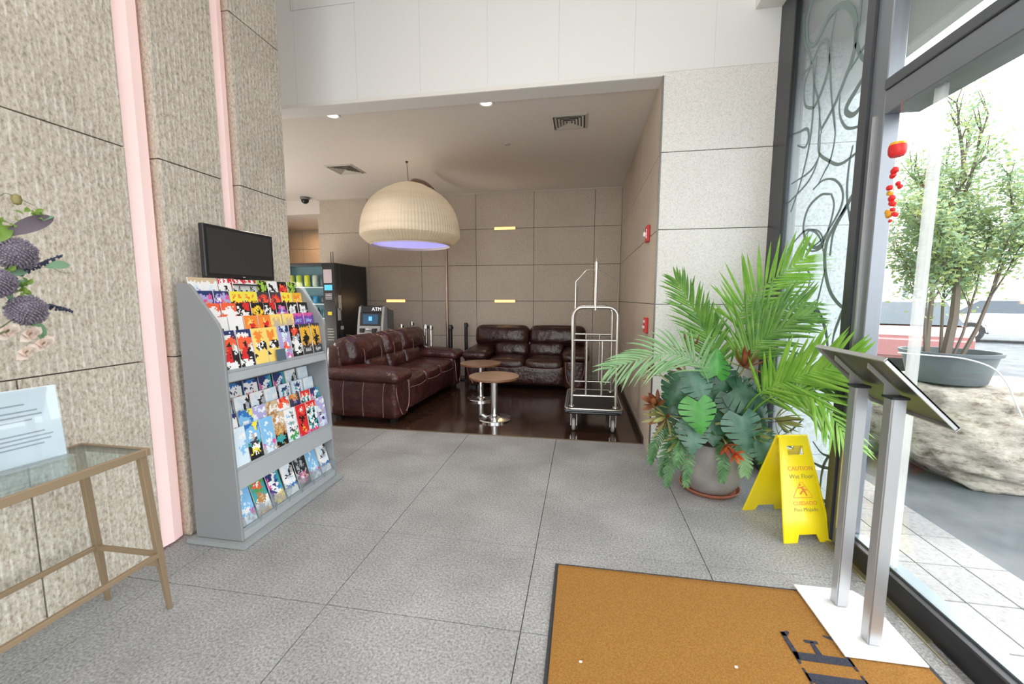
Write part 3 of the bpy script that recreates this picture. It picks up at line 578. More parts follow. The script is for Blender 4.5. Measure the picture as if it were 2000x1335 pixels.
MB().prism([(AY - .05, .86), (AY + .02, .99), (AY + .16, .99), (AY + .16, .84), (AY - .04, .82)], 'x', AX0 + .035, AX1 - .035).build('keypad_ledge', AS, t, bev=.006)
MB().lathe([(.0, 0), (.075, 0), (.075, .02), (.0, .03)], (-3.48, AY + .0, .93), 20).build('keypad_dome', mat('atm_light', (.72, .73, .74), .35), t, smooth=True)
for x in (AX0 + .07, AX1 - .16): MB().box(x, x + .075, AY - .055, AY, .88, .95).build('card_slot', BLACK, t, bev=.005)
MB().box(AX0 + .035, AX1 - .035, AY + .01, AY + .16, .0, .84).build('front_panel', AS, t, bev=.006)

# ------------------------------------------------------------------ stanchions behind the sofas
for (x, y, r, h, m, lb) in ((-3.12, 6.72, .030, 1.0, CHROME, 'chrome queue post behind the long sofa, left one of the left pair'), (-3.07, 7.05, .026, 1.03, CHROME, 'chrome queue post behind the long sofa, right one of the left pair'),
                         (-2.67, 6.72, .036, 1.0, CHROME, 'chrome queue post in front of the stone wall between the two sofas'), (-2.71, 7.06, .024, .96, CHROME, 'thin chrome queue post just right of the thicker chrome one'),
                         (-2.215, 6.68, .036, 1.0, BLACK, 'black queue post with side clip just right of the bronze lamp pole'), (-2.025, 6.98, .030, 1.02, BLACK, 'slim black queue post standing nearest the loveseat')):
    t = thing('queue_post', lb, 'queue post', (x, y, 0))
    MB().lathe([(0, 0), (.125, 0), (.125, .012), (.05, .03), (0, .03)], (x, y, 0), 28).build('base', m, t, smooth=True)
    MB().lathe([(0, .03), (r, .03), (r, h - .09), (r * .85, h - .085), (r * .85, h - .08), (r * 1.05, h - .075), (r * 1.05, h - .01), (r * .9, h), (0, h)], (x, y, 0), 18).build('post', m, t, smooth=True)
    MB().box(x + r * .9, x + r * 1.35, y - .018, y + .018, h - .08, h - .02).build('belt_clip', BLACK, t, bev=.004)

# ------------------------------------------------------------------ sofas
LEA = mat('burgundy_leather', (.038, .0085, .0095), .30, var=(5, (.066, .018, .016), 6), bump=(9, .8, .03), coat=.12)
LEB = mat('dark_brown_leather', (.024, .0075, .007), .31, var=(5, (.045, .0155, .012), 6), bump=(9, .8, .03), coat=.12)
SEAM = mat('pale_stitching', (.34, .22, .20), .55)
def sofa(label, loc, rz, L_, n, m):
    t = thing('leather_sofa', label, 'sofa', loc, rz, world=False)       # faces local -y, width along x
    D = .93; aw = .37; h = L_ / 2; sw = (L_ - 2 * aw) / n
    MB().rbox((0, .02, .215), (L_ - .10, D - .10, .30), .04, 6).build('base', m, t, smooth=True)
    MB().rbox((0, -D / 2 + .055, .245), (L_ - 2 * aw + .04, .09, .30), .035, 8, bulge=(0, .012, 0)).build('front_panel', m, t, smooth=True)
    MB().rbox((0, D / 2 - .10, .50), (L_ - .08, .2, .80), .07, 8, bulge=(0, .02, .0)).build('back_frame', m, t, smooth=True)
    for s in (-1, 1):
        x = s * (h - aw / 2)
        def wp(q, u, s=s):
            q.x += .03 * u[0] * (.5 + .5 * u[2]); return q
        a = MB().rbox((x, -.015, .29), (aw - .06, D - .05, .50), .05, 10, warp=wp, bulge=(.012, .012, 0)).build('arm', m, t, smooth=True)
        def wq(q, u, s=s):
            q.z -= .035 * (1 - u[1]) * .5 * (1 if u[2] > 0 else .6); q.x += s * .012; return q
        MB().rbox((x, -.03, .565), (aw + .045, D + .02, .155), .07, 12, bulge=(.01, .01, .035), warp=wq).build('arm_pad', m, a, smooth=True)
        yf = -D / 2 - .022
        MB().tube(spline([(x - s * .135, yf + .045, .50), (x - s * .14, yf + .02, .40), (x - s * .12, yf + .015, .2), (x - s * .06, yf + .02, .10)], 5), .005, 5).build('piping', SEAM, a, smooth=True)
        MB().tube(spline([(x + s * .15, yf + .045, .50), (x + s * .14, yf + .035, .34), (x + s * .10, yf + .03, .2), (x + s * .04, yf + .02, .09)], 5), .005, 5).build('piping', SEAM, a, smooth=True)
        for k in range(3):
            yy = -.30 + .26 * k
            MB().tube(spline([(x + s * (aw / 2 + .006), yy - .03, .50), (x + s * (aw / 2 - .002), yy, .33), (x + s * (aw / 2 - .022), yy + .015, .07)], 5), .0032, 5).build('stitching', SEAM, a, smooth=True)
    for i in range(n):
        x = -h + aw + sw * (i + .5)
        c = MB().rbox((x, -.10, .405), (sw - .006, .70, .165), .06, 12, bulge=(.0, .022, .03)).build('seat_cushion', m, t, smooth=True)
        MB().tube(spline([(x - sw * .47, -.452, .36), (x, -.478, .355), (x + sw * .47, -.452, .36)], 6), .0035, 5).build('piping', SEAM, c, smooth=True)
        rot = Matrix.Rotation(R(-13), 3, 'X')
        def lw(q, u): q.y -= .02 * math.cos(u[2] * 2) * (1 - u[0] ** 2); return q
        MB().rbox((x, .19, .575), (sw - .01, .20, .26), .07, 10, bulge=(0, .03, .0), rot=rot).build('lumbar_cushion', m, t, smooth=True)
        ext = .30 if n == 3 else .35
        bx_, bw = x, sw + .012
        if i == 0: bx_ -= ext / 2; bw += ext
        if i == n - 1: bx_ += ext / 2; bw += ext
        c = MB().rbox((bx_, .27, .80), (bw - .012, .27, .36), .11, 14, bulge=(0, .045, .012), rot=rot).build('back_cushion', m, t, smooth=True)
        for s in (-1, 1):
            xx = bx_ + s * bw * .24
            MB().tube(spline([(xx, .085 + .0, .67), (xx + .004, .092, .80), (xx, .16, .93), (xx, .24, .99), (xx, .33, 1.0)], 5), .0028, 5).build('stitching', SEAM, c, smooth=True) if n == 3 else None
    for sx in (-1, 1):
        for sy in (-1, 1): MB().box(sx * (h - .14) - .035, sx * (h - .14) + .035, sy * .36 - .035, sy * .36 + .035, 0, .075).build('foot', BLACK, t)
    return t
sofa('long three seat burgundy leather sofa along the left side of the lounge', (-2.49, 5.43, 0), R(90 - 2.6), 2.27, 3, LEA)
sofa('two seat dark brown leather loveseat against the back stone wall', (-.885, 6.74, 0), 0, 1.95, 2, LEB)

# ------------------------------------------------------------------ round tables
TOP = mat('walnut_tabletop', (.26, .155, .10), .35, var=(3, (.34, .21, .135), 6, (1, 8, 1)), coat=.4)
TE = mat('table_edge', (.20, .095, .05), .35)
def rtable(label, x, y, r, h, br):
    t = thing('round_table', label, 'table', (x, y, 0))
    tp = MB().lathe([(0, h - .028), (r - .004, h - .028), (r, h - .024), (r, h - .004), (r - .004, h)], (x, y, 0), 56, 1, caps=False)
    tp.lathe([(r - .004, h), (0, h)], (x, y, 0), 56, 0, caps=False); tp.build('tabletop', [TOP, TE], t, smooth=True)
    MB().lathe([(0, 0), (br, 0), (br, .018), (br - .008, .026), (.10, .032), (.055, .042), (.045, .05), (0, .05)], (x, y, 0), 48).build('base', CHROME, t, smooth=True)
    MB().lathe([(0, .05), (.047, .05), (.047, h - .05), (.11, h - .045), (.11, h - .028), (0, h - .028)], (x, y, 0), 28).build('pedestal', CHROME, t, smooth=True)
    return t
rtable('round walnut topped table on polished chrome pedestal, nearest the camera', -1.02, 4.69, .30, .535, .205)
rtable('round walnut topped table on chrome pedestal, half hidden behind the front one', -1.42, 5.62, .29, .535, .20)

# ------------------------------------------------------------------ luggage cart
t = thing('luggage_cart', 'brushed steel hotel luggage cart with black carpeted deck by the lounge wall', 'luggage cart', (.14, 4.86, 0))
x0, x1, y0, y1 = -.165, .445, 4.37, 5.34
MB().rbox(((x0 + x1) / 2, (y0 + y1) / 2, .235), (x1 - x0, y1 - y0, .05), .02, 8).build('deck', mat('deck_grey', (.10, .11, .13), .4), t, smooth=True)
MB().box(x0 + .03, x1 - .03, y0 + .03, y1 - .03, .256, .266).build('deck_carpet', mat('black_carpet', (.018, .018, .019), .95, bump=(200, .5, .003)), t)
def rr(x0, x1, y0, y1, z, r, k=5):
    P = []
    for cx, cy, a0 in ((x1 - r, y1 - r, 0), (x0 + r, y1 - r, 90), (x0 + r, y0 + r, 180), (x1 - r, y0 + r, 270)):
        for i in range(k + 1): a = R(a0 + 90 * i / k); P.append((cx + r * math.cos(a), cy + r * math.sin(a), z))
    return P
MB().tube(rr(x0, x1, y0, y1, .262, .07), .011, 8, closed=True).build('bumper_rail', SATIN, t, smooth=True)
MB().tube(rr(x0, x1, y0, y1, .222, .07), .016, 8, closed=True).build('bumper', BLACK, t, smooth=True)
hx0, hx1, hz = -.094, .374, 1.355
for yy in (4.46, 5.24):
    P = [(hx0, yy, .262), (hx0, yy, 1.0), (hx0, yy, hz - .10)]
    for a in (22, 45, 68, 90): P.append((hx0 + .10 - .10 * math.cos(R(a)), yy, hz - .10 + .10 * math.sin(R(a))))
    P += [(2 * .14 - p[0], p[1], p[2]) for p in P[::-1]]
    MB().tube(P, .0175, 12).build('hoop', SATIN, t, smooth=True)
    for z in (.39, 1.0): MB().tube([(hx0, yy, z), (hx1, yy, z)], .0125, 10).build('cross_bar', SATIN, t, smooth=True)
    for x in (.056, .222): MB().tube([(x, yy, .39), (x, yy, 1.0)], .0115, 10).build('upright_bar', SATIN, t, smooth=True)
    for x in (hx0, hx1): MB().lathe([(0, 0), (.032, 0), (.03, .012), (.018, .02), (0, .02)], (x, yy, .266), 16).build('flange', SATIN, t, smooth=True)
MB().tube([(.14, 4.46, hz - .03), (.14, 4.46, 1.80)], .0155, 12).build('hanger_post', SATIN, t, smooth=True)
MB().lathe([(.0, 0), (.012, .01), (.014, .03), (.004, .045), (.003, .07), (0, .075)], (.14, 4.46, 1.80), 12).build('finial', SATIN, t, smooth=True)
MB().lathe([(0, 0), (.022, 0), (.022, .09), (0, .09)], (.14, 4.46, 1.74), 12).build('rail_collar', SATIN, t, smooth=True)
MB().tube([(.14, 4.46, 1.775), (.14, 5.24, 1.80)], .011, 10).build('garment_rail', SATIN, t, smooth=True)
MB().tube([(-.085, 5.24, hz - .1), (-.085, 5.24, 1.66), (.045, 5.24, 1.80), (.235, 5.24, 1.80), (.435, 5.24, 1.66), (.435, 5.24, 1.0)], .008, 8).build('rear_arch', SATIN, t, smooth=True)
MB().tube([(-.06, 4.95, hz - .1), (-.06, 5.24, 1.60)], .006, 6).build('brace', SATIN, t, smooth=True)
for (x, y) in ((-.07, 4.45), (.35, 4.45), (-.07, 5.25), (.35, 5.25)):
    c = MB().box(x - .035, x + .035, y - .04, y + .04, .195, .212).box(x - .034, x - .028, y - .02, y + .02, .06, .20).box(x + .028, x + .034, y - .02, y + .02, .06, .20).build('caster', SATIN, t)
    w = MB().lathe([(0, -.02), (.05, -.02), (.066, -.012), (.068, 0), (.066, .012), (.05, .02), (0, .02)], (0, 0, 0), 24); w.v = [(x + c_, y + a, .068 + b) for a, b, c_ in w.v]
    w.build('wheel', mat('grey_rubber_wheel', (.42, .42, .40), .5), c, smooth=True)

# ------------------------------------------------------------------ fire alarm and pull station on lounge right wall
RED = mat('alarm_red', (.56, .03, .03), .35)
t = thing('fire_alarm', 'red fire alarm strobe with clear lens high on the lounge right wall', 'fire alarm', (.63, 4.24, 2.02))
MB().box(.600, .63, 4.175, 4.305, 1.995, 2.155).build('body', RED, t, bev=.006)
MB().rbox((.592, 4.27, 2.075), (.03, .05, .05), .014, 6).build('strobe_lens', mat('strobe_white', (.85, .85, .82), .2), t, smooth=True)
text('lettering', 'FIRE', .05, (.5985, 4.205, 2.075), (0, 0, -1), (0, 1, 0) if False else (0, -1, 0), mat('white_letters'), t, .0008)
t = thing('pull_station', 'red manual fire alarm box low on the lounge right wall by the fern', 'fire alarm', (.63, 4.15, 1.12))
MB().box(.598, .63, 4.09, 4.205, 1.115, 1.265).build('body', RED, t, bev=.006)
MB().box(.585, .60, 4.11, 4.185, 1.16, 1.185).build('pull_handle', mat('pull_white', (.8, .78, .75), .4), t, bev=.003)
MB().box(.592, .598, 4.11, 4.185, 1.215, 1.24).build('label_plate', mat('pull_white'), t)
# ------------------------------------------------------------------ brochure rack
t = thing('brochure_rack', 'grey laminate brochure rack with three tiers of leaflets by the left wall', 'brochure rack', (-2.08, 2.42, 0))
RY0, RY1 = 1.955, 2.885
side = [(-2.25, .03), (-1.935, .03), (-1.955, .6), (-1.972, 1.225), (-1.978, 1.27), (-1.995, 1.31), (-2.15, 1.515), (-2.17, 1.53), (-2.25, 1.532)]
for a in (RY0, RY1 - .018):
    MB().prism([(p[0], p[1]) for p in side], 'y', a, a + .018).build('side_panel', RACK, t, bev=.003)
MB().box(-2.25, -2.24, RY0 + .018, RY1 - .018, .03, 1.50).build('back_panel', RACKI, t)
MB().box(-2.29, -1.892, RY0 - .035, RY1 + .035, 0, .028).build('base_plate', mat('rack_base', (.30, .325, .335), .45), t, bev=.006, seg=2)
ya, yb = RY0 + .018, RY1 - .018
def ledge(x, z, w=.05): MB().prism([(x + .004, z - .012), (x + .006, z + .006), (x + .002, z + .006), (x - .001, z - .006), (x - w, z - .006), (x - w, z - .012)], 'y', ya, yb).build('tier_ledge', RACKI, t)
UP = [(-1.985, 1.035), (-2.030, 1.114), (-2.075, 1.192), (-2.120, 1.265), (-2.165, 1.342)]
MD = [(-1.968, .458), (-2.013, .535), (-2.058, .615), (-2.103, .695)]
for k, (x, z) in enumerate(UP): ledge(x, z)
for k, (x, z) in enumerate(MD): ledge(x, z)
MB().prism([(-1.975, 1.022), (-1.965, .975), (-1.985, .965), (-2.24, 1.06), (-2.24, 1.075), (-2.0, 1.022)], 'y', ya, yb).build('shelf_board', RACKI, t)
MB().prism([(-1.956, .448), (-1.948, .335), (-1.965, .33), (-2.24, .47), (-2.24, .49), (-1.98, .448)], 'y', ya, yb).build('shelf_board', RACKI, t)
MB().prism([(-1.94, .03), (-1.938, .075), (-1.955, .09), (-2.03, .10), (-2.24, .28), (-2.24, .03)], 'y', ya, yb).build('bottom_shelf', RACKI, t)
MB().obox((-1.925, (ya + yb) / 2, .135), (.0015, 0, 0), (0, (yb - ya) / 2 - .004, 0), (.012, 0, .055)).build('acrylic_lip', glass('acrylic', (.93, .96, .97), haze=.12), t)
for i in range(1, 7): MB().obox((-1.965, ya + (yb - ya) * i / 7, .135), (.04, 0, -.01), (0, .0012, 0), (.012, 0, .055)).build('acrylic_divider', MATS['acrylic'], t)

PAL = dict(k=(.012, .012, .014), w=(.84, .84, .85), r=(.66, .025, .03), o=(.85, .25, .04), y=(.90, .66, .17), g=(.80, .44, .04), b=(.03, .17, .50), c=(.22, .50, .80), n=(.02, .035, .14), p=(.16, .06, .40),
           l=(.42, .38, .68), e=(.08, .33, .10), t=(.05, .36, .38), s=(.42, .43, .46), m=(.70, .10, .34), d=(.05, .05, .06), h=(.60, .46, .30), a=(.66, .78, .88), Y=(.86, .74, .06), G=(.35, .55, .06), R=(.85, .12, .05), q=(.45, .22, .08))
for q_, c_ in PAL.items(): mat('print_' + ({'Y': 'lemon', 'G': 'lime', 'R': 'scarlet'}.get(q_) or q_), c_, .32, coat=.25)
PK = list(PAL); PM = [MATS['print_' + ({'Y': 'lemon', 'G': 'lime', 'R': 'scarlet'}.get(q_) or q_)] for q_ in PK]
DES = {  # description: ten rows of five print cells, top to bottom
 'red and black leaflet with a dancing figure': 'nnnnn wwwwn RRRRR RRkRR RRrhw hrrkw krrkk krrkk wwwwk kwwwk',
 'pale yellow leaflet with orange title': 'yyyyy yoooy yoooy yooyy ywkwk ykwkk yyyyy kyyyy yyyyy yyyyy',
 'lilac leaflet with a red dot': 'lnaan lnann llaal llall llwll llRwl lrRRl lawll lalml lllwm',
 'black leaflet with red title and white figure': 'kkwkk krRRk kRRrk ksksk kswsk swwwk kwwww swwks kkwwk kkkkk',
 'gold leaflet with a black shape': 'ddddd ggggg ggkgg ggkgg gkkkg gkkkg qgkqq ddddd dsssd ddddd',
 'white leaflet with a small green figure': 'wwwww wwwww wwwww wwkww wwrew wewww wwwww wwaww wwwww wwwww',
 'orange leaflet with a dark red figure': 'ooooo ooyoo oorro ookro orroo orkoo ooooo oyyyo ooooo ooooo',
 'khaki leaflet with pale lettering': 'yyyyy yhyhy yhhhy hhshh hshsh hssyh hhhhh hhhhh yyyyy yyyyy',
 'purple leaflet with pink edge': 'mmmmm ppppp plclp ppppp plplp ppwpp ppmhp ppppp ppppp mmmmm',
 'scarlet leaflet with white title': 'RRRRR RwwwR wwwww RwwwR RRkRR RkkRR RRRRR RRRRR RRRRR RRRRR',
 'black leaflet with red and white print': 'kkkrr kwkrr wkwkk kwwwk ksksk kkkkk kkkkk kwwwk kkkkk kkkkk',
 'black leaflet with gold lettering': 'kkkkk kgYgk gYkYg kgYgk kkYgk kkkkk kkgkk kkkkk kkkkk kkkkk',
 'black leaflet with pink glow': 'kkkkk kmlmk kplpk mlwlm kmmmk kkkkk kkkkk kkkkk kkkkk kkkkk',
 'black leaflet with white block title': 'kkkkk kwwwk kwswk kwwwk kkkkk kogok oGgGo kkkkk kkkkk kkkkk',
 'purple and orange leaflet': 'nnnnn nlllm lwmll pphop wpopp ppoYp bnnYb nnnnn ppppp ppppp',
 'lemon leaflet with black and red print': 'YYYYY YoYoY YYYYY krkrk YkkkY YrkYk YYYYY YYYYY YYYYY YYYYY',
 'dark red leaflet with a red swirl': 'ddddd drRrd RdRRr drRRd rrddR dRrrd ddddd ddddd ddddd ddddd',
 'orange yellow leaflet with small print': 'ggggg goooy gyyyg goog' + 'y gyogy ggkkg ggggg ggggg ggggg ggggg',
 'white leaflet with beige top': 'hhhhh wwwww wwaww waalw wwdww wwwww wwwww wwwww wwwww wwwww',
 'white leaflet with red title and black figures': 'rwrwr wwwww wwkww kwskw wkwwk wwwww wwwww wwwww wwwww wwwww',
 'lime and black leaflet': 'GkGkG kGGeG GkGGk kkGkk GwkGw kkkkk GGGGG GGGGG GGGGG GGGGG',
 'bright red leaflet with black frame': 'kkkkk kRRrk krrRR kRkRr RRrRk krkrk kRRRk kkkkk kkkkk kkkkk',
 'white leaflet with black splash': 'wwwww wkkww wwkkw kwwkw wkwww wwwww wwwww wwwww wwwww wwwww',
 'light blue leaflet with hazy skyline': 'ccccc ccwcc ccccc caccc ccacc cccac cawac mcacm swsas saasa',
 'navy and white leaflet with red stripe': 'nbbbn wwwww nwnww wwwww rrrrr wswsw wwwww bbbbb nnnnn nnnnn',
 'navy leaflet with slanted white lettering': 'nnnbt nnwwt mnwbt mwwnt mwnwt nwwbt pnwwt nhhyh nyhhy nhyhh',
 'white leaflet with grey photo': 'wwwww waawk wwaks waaks wkssw wwaaw wwwww bbbbb wwwww wwwww',
 'plain pale blue leaflet': 'wwaaa waaaa waaww aaaaa aaaac aaccc aaaca aaaaa aaaaa aaaaa',
 'blue white leaflet with dark oval photo': 'aaaaw annna atwsa anwna waaaw aaaaa cccca aaaaa aaaaa aaaaa',
 'sepia leaflet with two faces': 'hqhhh qwhwh hwwhw qhqhh hqhqq qghqh ktqkq ttttk kktkk qkkqk',
 'white and red leaflet': 'wrRrw RRRRR RRwwR wwwww wdwsw wwsww aaaaa wwwww wwwww wwwww',
 'dark photo leaflet with orange sky': 'qohqd doqod dnlnd dnddn nddnd ddsdd ddddd ddddd ddddd ddddd',
 'red leaflet with white script and black dancer': 'rrrrr rRwRr rrRrr rkrrk rrkkr rrkrr rkrrr rrgrr rrrgr mrrrm',
 'red white and teal leaflet': 'rrrrr RwRwR wtwtw ktwkw wwwtw twtkw kwwkt tkwtk wtwwt rmrmr',
 'lilac leaflet with a pale building': 'lalll llaww wllll aallw lwwsl lnsll lwaal llnll laaal llall',
 'blue leaflet with yellow corner': 'bbbYY ccbbY ccccb cwwcc cswsc ccsdc cbccc kgkkk gkdkk kkgkk',
 'blue and black leaflet with yellow badge': 'bbbYY cccYb cwccc caswc ccsdc tdddt kwwwk kYYYk dkwkd kkkkk',
 'white and green leaflet with small photos': 'wwwaw wwtsw wcwkw wwwww astsa wwwww anksn wwwew aeeee aaeaa',
 'teal and green leaflet with red sign': 'eeeee eRwRe tRRRt teeet tqqtt tqhqt wqqqw wssww hhshw qhqqh',
 'dark leaflet with pink flower': 'ddkdd dsdsd kddsk dsksd kskdk sdsks dmhmd hmwmh dmhmd ddddd',
}
def leaflet(desc, x, y, z, label, grp, tilt=8, w=.096, h=.228, th=.006, n=1, yrot=0.):
    rows = DES[desc].split(); V = []; F = []; M_ = []
    for k in range(n):
        x0 = -k * .0085
        b = MB(); b.box(x0 - th, x0 - .0004, -w / 2, w / 2, -.0, h, PK.index(rows[0][2] if k else 'w'))
        o = len(V); V += b.v; F += [tuple(i + o for i in f) for f in b.f]; M_ += b.m
    o = len(V); NC, NR = 12, 27
    for j in range(NR + 1):
        for i in range(NC + 1): V.append((0, -w / 2 + w * i / NC, h - h * j / NR))
    for j in range(NR):
        for i in range(NC):
            v_ = (j + .5) / NR * 10 + random.gauss(0, .22); u_ = (i + .5) / NC * 5 + random.gauss(0, .22)
            v_ += .18 * math.sin(u_ * 2.3 + len(desc)); u_ += .25 * math.sin(v_ * 1.3 + len(desc))
            F.append((o + j * (NC + 1) + i, o + (j + 1) * (NC + 1) + i, o + (j + 1) * (NC + 1) + i + 1, o + j * (NC + 1) + i + 1)); M_.append(PK.index(rows[max(0, min(9, int(v_)))][max(0, min(4, int(u_)))]))
    rt = Matrix.Rotation(R(yrot), 3, 'X') @ Matrix.Rotation(R(-tilt), 3, 'Y')
    b = MB(); b.v = [tuple(rt @ Vector(v) + Vector((x, y, z + .001))) for v in V]; b.f = F; b.m = M_
    o = b.build('leaflet', PM); tag(o, label, 'leaflet', grp); return o
ORD = ['first', 'second', 'third', 'fourth', 'fifth', 'sixth', 'seventh', 'eighth', 'ninth']
def row(name, x, z, ds, tilt=8, **k):
    n = len(ds)
    for i, d in enumerate(ds):
        key = [q for q in DES if q.startswith(d)][0]
        y = ya + .004 + (yb - ya - .008) * (i + .5) / n
        leaflet(key, x, y, z, '%s, %s from left in rack\'s %s' % (key, ORD[i], name), 'leaflets in the %s of the brochure rack' % name, tilt, w=min(.108, (yb - ya) / n * .93), n=random.choice((1, 2, 2)), yrot=random.uniform(-1.6, 1.6), **k)
row('topmost row', UP[4][0], UP[4][1], ['white leaflet with beige', 'white leaflet with beige', 'white leaflet with red', 'white leaflet with red', 'white leaflet with red', 'lime', 'white leaflet with black', 'bright red', 'lime'])
row('second row', UP[3][0], UP[3][1], ['purple and orange', 'purple and orange', 'lemon', 'lemon', 'dark red', 'dark red', 'lemon', 'orange yellow'])
row('third row', UP[2][0], UP[2][1], ['scarlet', 'scarlet', 'black leaflet with red and', 'black leaflet with gold', 'black leaflet with red and', 'black leaflet with pink', 'black leaflet with white', 'black leaflet with white'])
row('fourth row', UP[1][0], UP[1][1], ['white leaflet with a small', 'white leaflet with a small', 'orange leaflet', 'orange leaflet', 'khaki', 'khaki', 'purple leaflet with pink', 'purple leaflet with pink'])
row('fifth row', UP[0][0], UP[0][1], ['red and black', 'red and black', 'pale yellow', 'pale yellow', 'lilac leaflet with a red', 'black leaflet with red title', 'gold', 'gold'])
row('sixth row', MD[3][0], MD[3][1], ['light blue', 'navy and', 'navy and', 'navy leaflet', 'navy leaflet', 'white leaflet with grey', 'plain pale'])
row('seventh row', MD[2][0], MD[2][1], ['plain pale', 'white leaflet with grey', 'white leaflet with grey', 'plain pale', 'blue white', 'blue white', 'plain pale'])
row('eighth row', MD[1][0], MD[1][1], ['navy and', 'blue leaflet with yellow', 'lilac leaflet with a pale', 'sepia', 'white and red', 'dark photo', 'red white', 'navy leaflet'])
row('ninth row', MD[0][0], MD[0][1], ['plain pale', 'blue and black', 'light blue', 'sepia', 'white and green', 'red leaflet with white', 'red white', 'lilac leaflet with a pale'])
row('bottom row', -1.955, .098, ['light blue', 'teal', 'navy leaflet', 'white leaflet with grey', 'dark leaflet', 'light blue', 'white leaflet with grey'], 17)
tag(MB().obox((-1.974, 2.40, 1.075), (.001, 0, 0), (0, .042, 0), (-.004, 0, .038)).build('card', mat('slate_card', (.09, .13, .17), .4)), 'small slate grey card in front of the second pale yellow leaflet', 'card')

# monitor on top of the rack
t = thing('monitor', 'black flat monitor switched off, standing on top of the brochure rack', 'monitor', (-2.20, 2.38, 1.532))
MB().box(-2.235, -2.20, 2.105, 2.655, 1.575, 1.89).build('housing', BLACK, t, bev=.005)
MB().box(-2.1995, -2.198, 2.128, 2.632, 1.60, 1.868).build('screen', mat('dark_screen', (.035, .035, .037), .3), t)
MB().box(-2.198, -2.197, 2.37, 2.39, 1.583, 1.588).build('badge', mat('grey_buttons'), t)
MB().box(-2.235, -2.21, 2.33, 2.43, 1.535, 1.58).box(-2.25, -2.16, 2.28, 2.48, 1.532, 1.54).build('stand', BLACK, t, bev=.003)

# ------------------------------------------------------------------ console table
t = thing('console_table', 'slim bronze framed console table with clear glass top against the left wall', 'console table', (-2.0, .6, 0))
cx0, cx1, cy0, cy1, cz = -2.185, -1.82, -.25, 1.41, .81
fr = MB()
fr.box(cx0, cx1, cy1 - .018, cy1, cz - .032, cz).box(cx0, cx1, cy0, cy0 + .018, cz - .032, cz).box(cx0, cx0 + .018, cy0 + .018, cy1 - .018, cz - .032, cz).box(cx1 - .018, cx1, cy0 + .018, cy1 - .018, cz - .032, cz)
fr.build('top_frame', BRONZE, t, bev=.002)
MB().box(cx0 + .018, cx1 - .018, cy0 + .018, cy1 - .018, cz - .010, cz - .002).build('glass_top', glass('table_glass', (.82, .90, .88), haze=.06), t)
def leg(xt, yt, xb, yb_):
    b = MB(); V = []
    for (x, y, z, r) in ((xt, yt, cz - .03, .0135), (xt + (xb - xt) * .6, yt + (yb_ - yt) * .6, .3, .013), (xb, yb_, 0, .0085)):
        V += [(x - r, y - r, z), (x + r, y - r, z), (x + r, y + r, z), (x - r, y + r, z)]
    b.add(V, [(3, 2, 1, 0), (8, 9, 10, 11)] + [(4 * k + i, 4 * k + 4 + i, 4 * k + 4 + (i + 1) % 4, 4 * k + (i + 1) % 4)[::-1] for k in (0, 1) for i in range(4)])
    b.build('leg', BRONZE, t, bev=.0015)
leg(-1.84, 1.385, -1.885, 1.478); leg(-2.165, 1.385, -2.235, 1.475); leg(-1.84, cy0 + .03, -1.885, cy0 - .06); leg(-2.165, cy0 + .03, -2.235, cy0 - .06)
sz = .30
for nm, a, b in (('stretcher', (-2.20, 1.432, sz), (-1.865, 1.438, sz)), ('stretcher', (-2.205, 1.43, sz), (-2.205, cy0 - .02, sz)), ('stretcher', (-1.862, 1.43, sz), (-1.862, cy0 - .02, sz)), ('stretcher', (-2.20, cy0 - .02, sz), (-1.865, cy0 - .02, sz))):
    a, b = Vector(a), Vector(b); d = (b - a); n_ = d.normalized().cross(Vector((0, 0, 1)))
    MB().obox((a + b) / 2, d / 2, n_ * .009, (0, 0, .010)).build(nm, BRONZE, t, bev=.0015)
MB().prism([(1.36, .30), (1.44, .30), (1.44, .245), (1.42, .25)], 'x', -1.878, -1.868).build('bracket', BRONZE, t)
# notice in acrylic holder
t = thing('sign_holder', 'clear acrylic holder with a white printed notice on the console table', 'notice', (-2.1, 1.15, cz))
n0, n1 = Vector((-2.135, .93, 0)), Vector((-2.085, 1.292, 0)); nd = (n1 - n0) / 2; nc = (n0 + n1) / 2; nn = Vector((nd.y, -nd.x, 0)).normalized(); up = (Vector((0, 0, 1)) - nn * .10).normalized()
MB().obox(nc + Vector((0, 0, cz + .001)) + up * .145, nd, nn * .0008, up * .145).build('paper', mat('notice_paper', (.80, .84, .90), .4), t)
MB().obox(nc + Vector((0, 0, cz + .001)) + up * .145 + nn * .003, nd * 1.02, nn * .0008, up * .144).build('acrylic_sheet', MATS['acrylic'], t)
INK = mat('grey_ink', (.34, .36, .42), .6)
for k, (h_, a, b) in enumerate(((.232, .50, .74), (.205, .43, .83), (.188, .40, .86), (.170, .44, .78), (.118, .44, .86), (.102, .42, .92), (.086, .44, .90), (.070, .46, .84))):
    MB().obox(n0 + (n1 - n0) * (a + b) / 2 + Vector((0, 0, cz)) + up * h_ + nn * .0012, nd * (b - a) / 1, nn * .0003, up * .0028).build('text_line', INK, t)
MB().obox(nc + nn * .03 + Vector((0, 0, cz + .002)), nd, nn * .035, (0, 0, .0015)).build('foot', MATS['acrylic'], t)

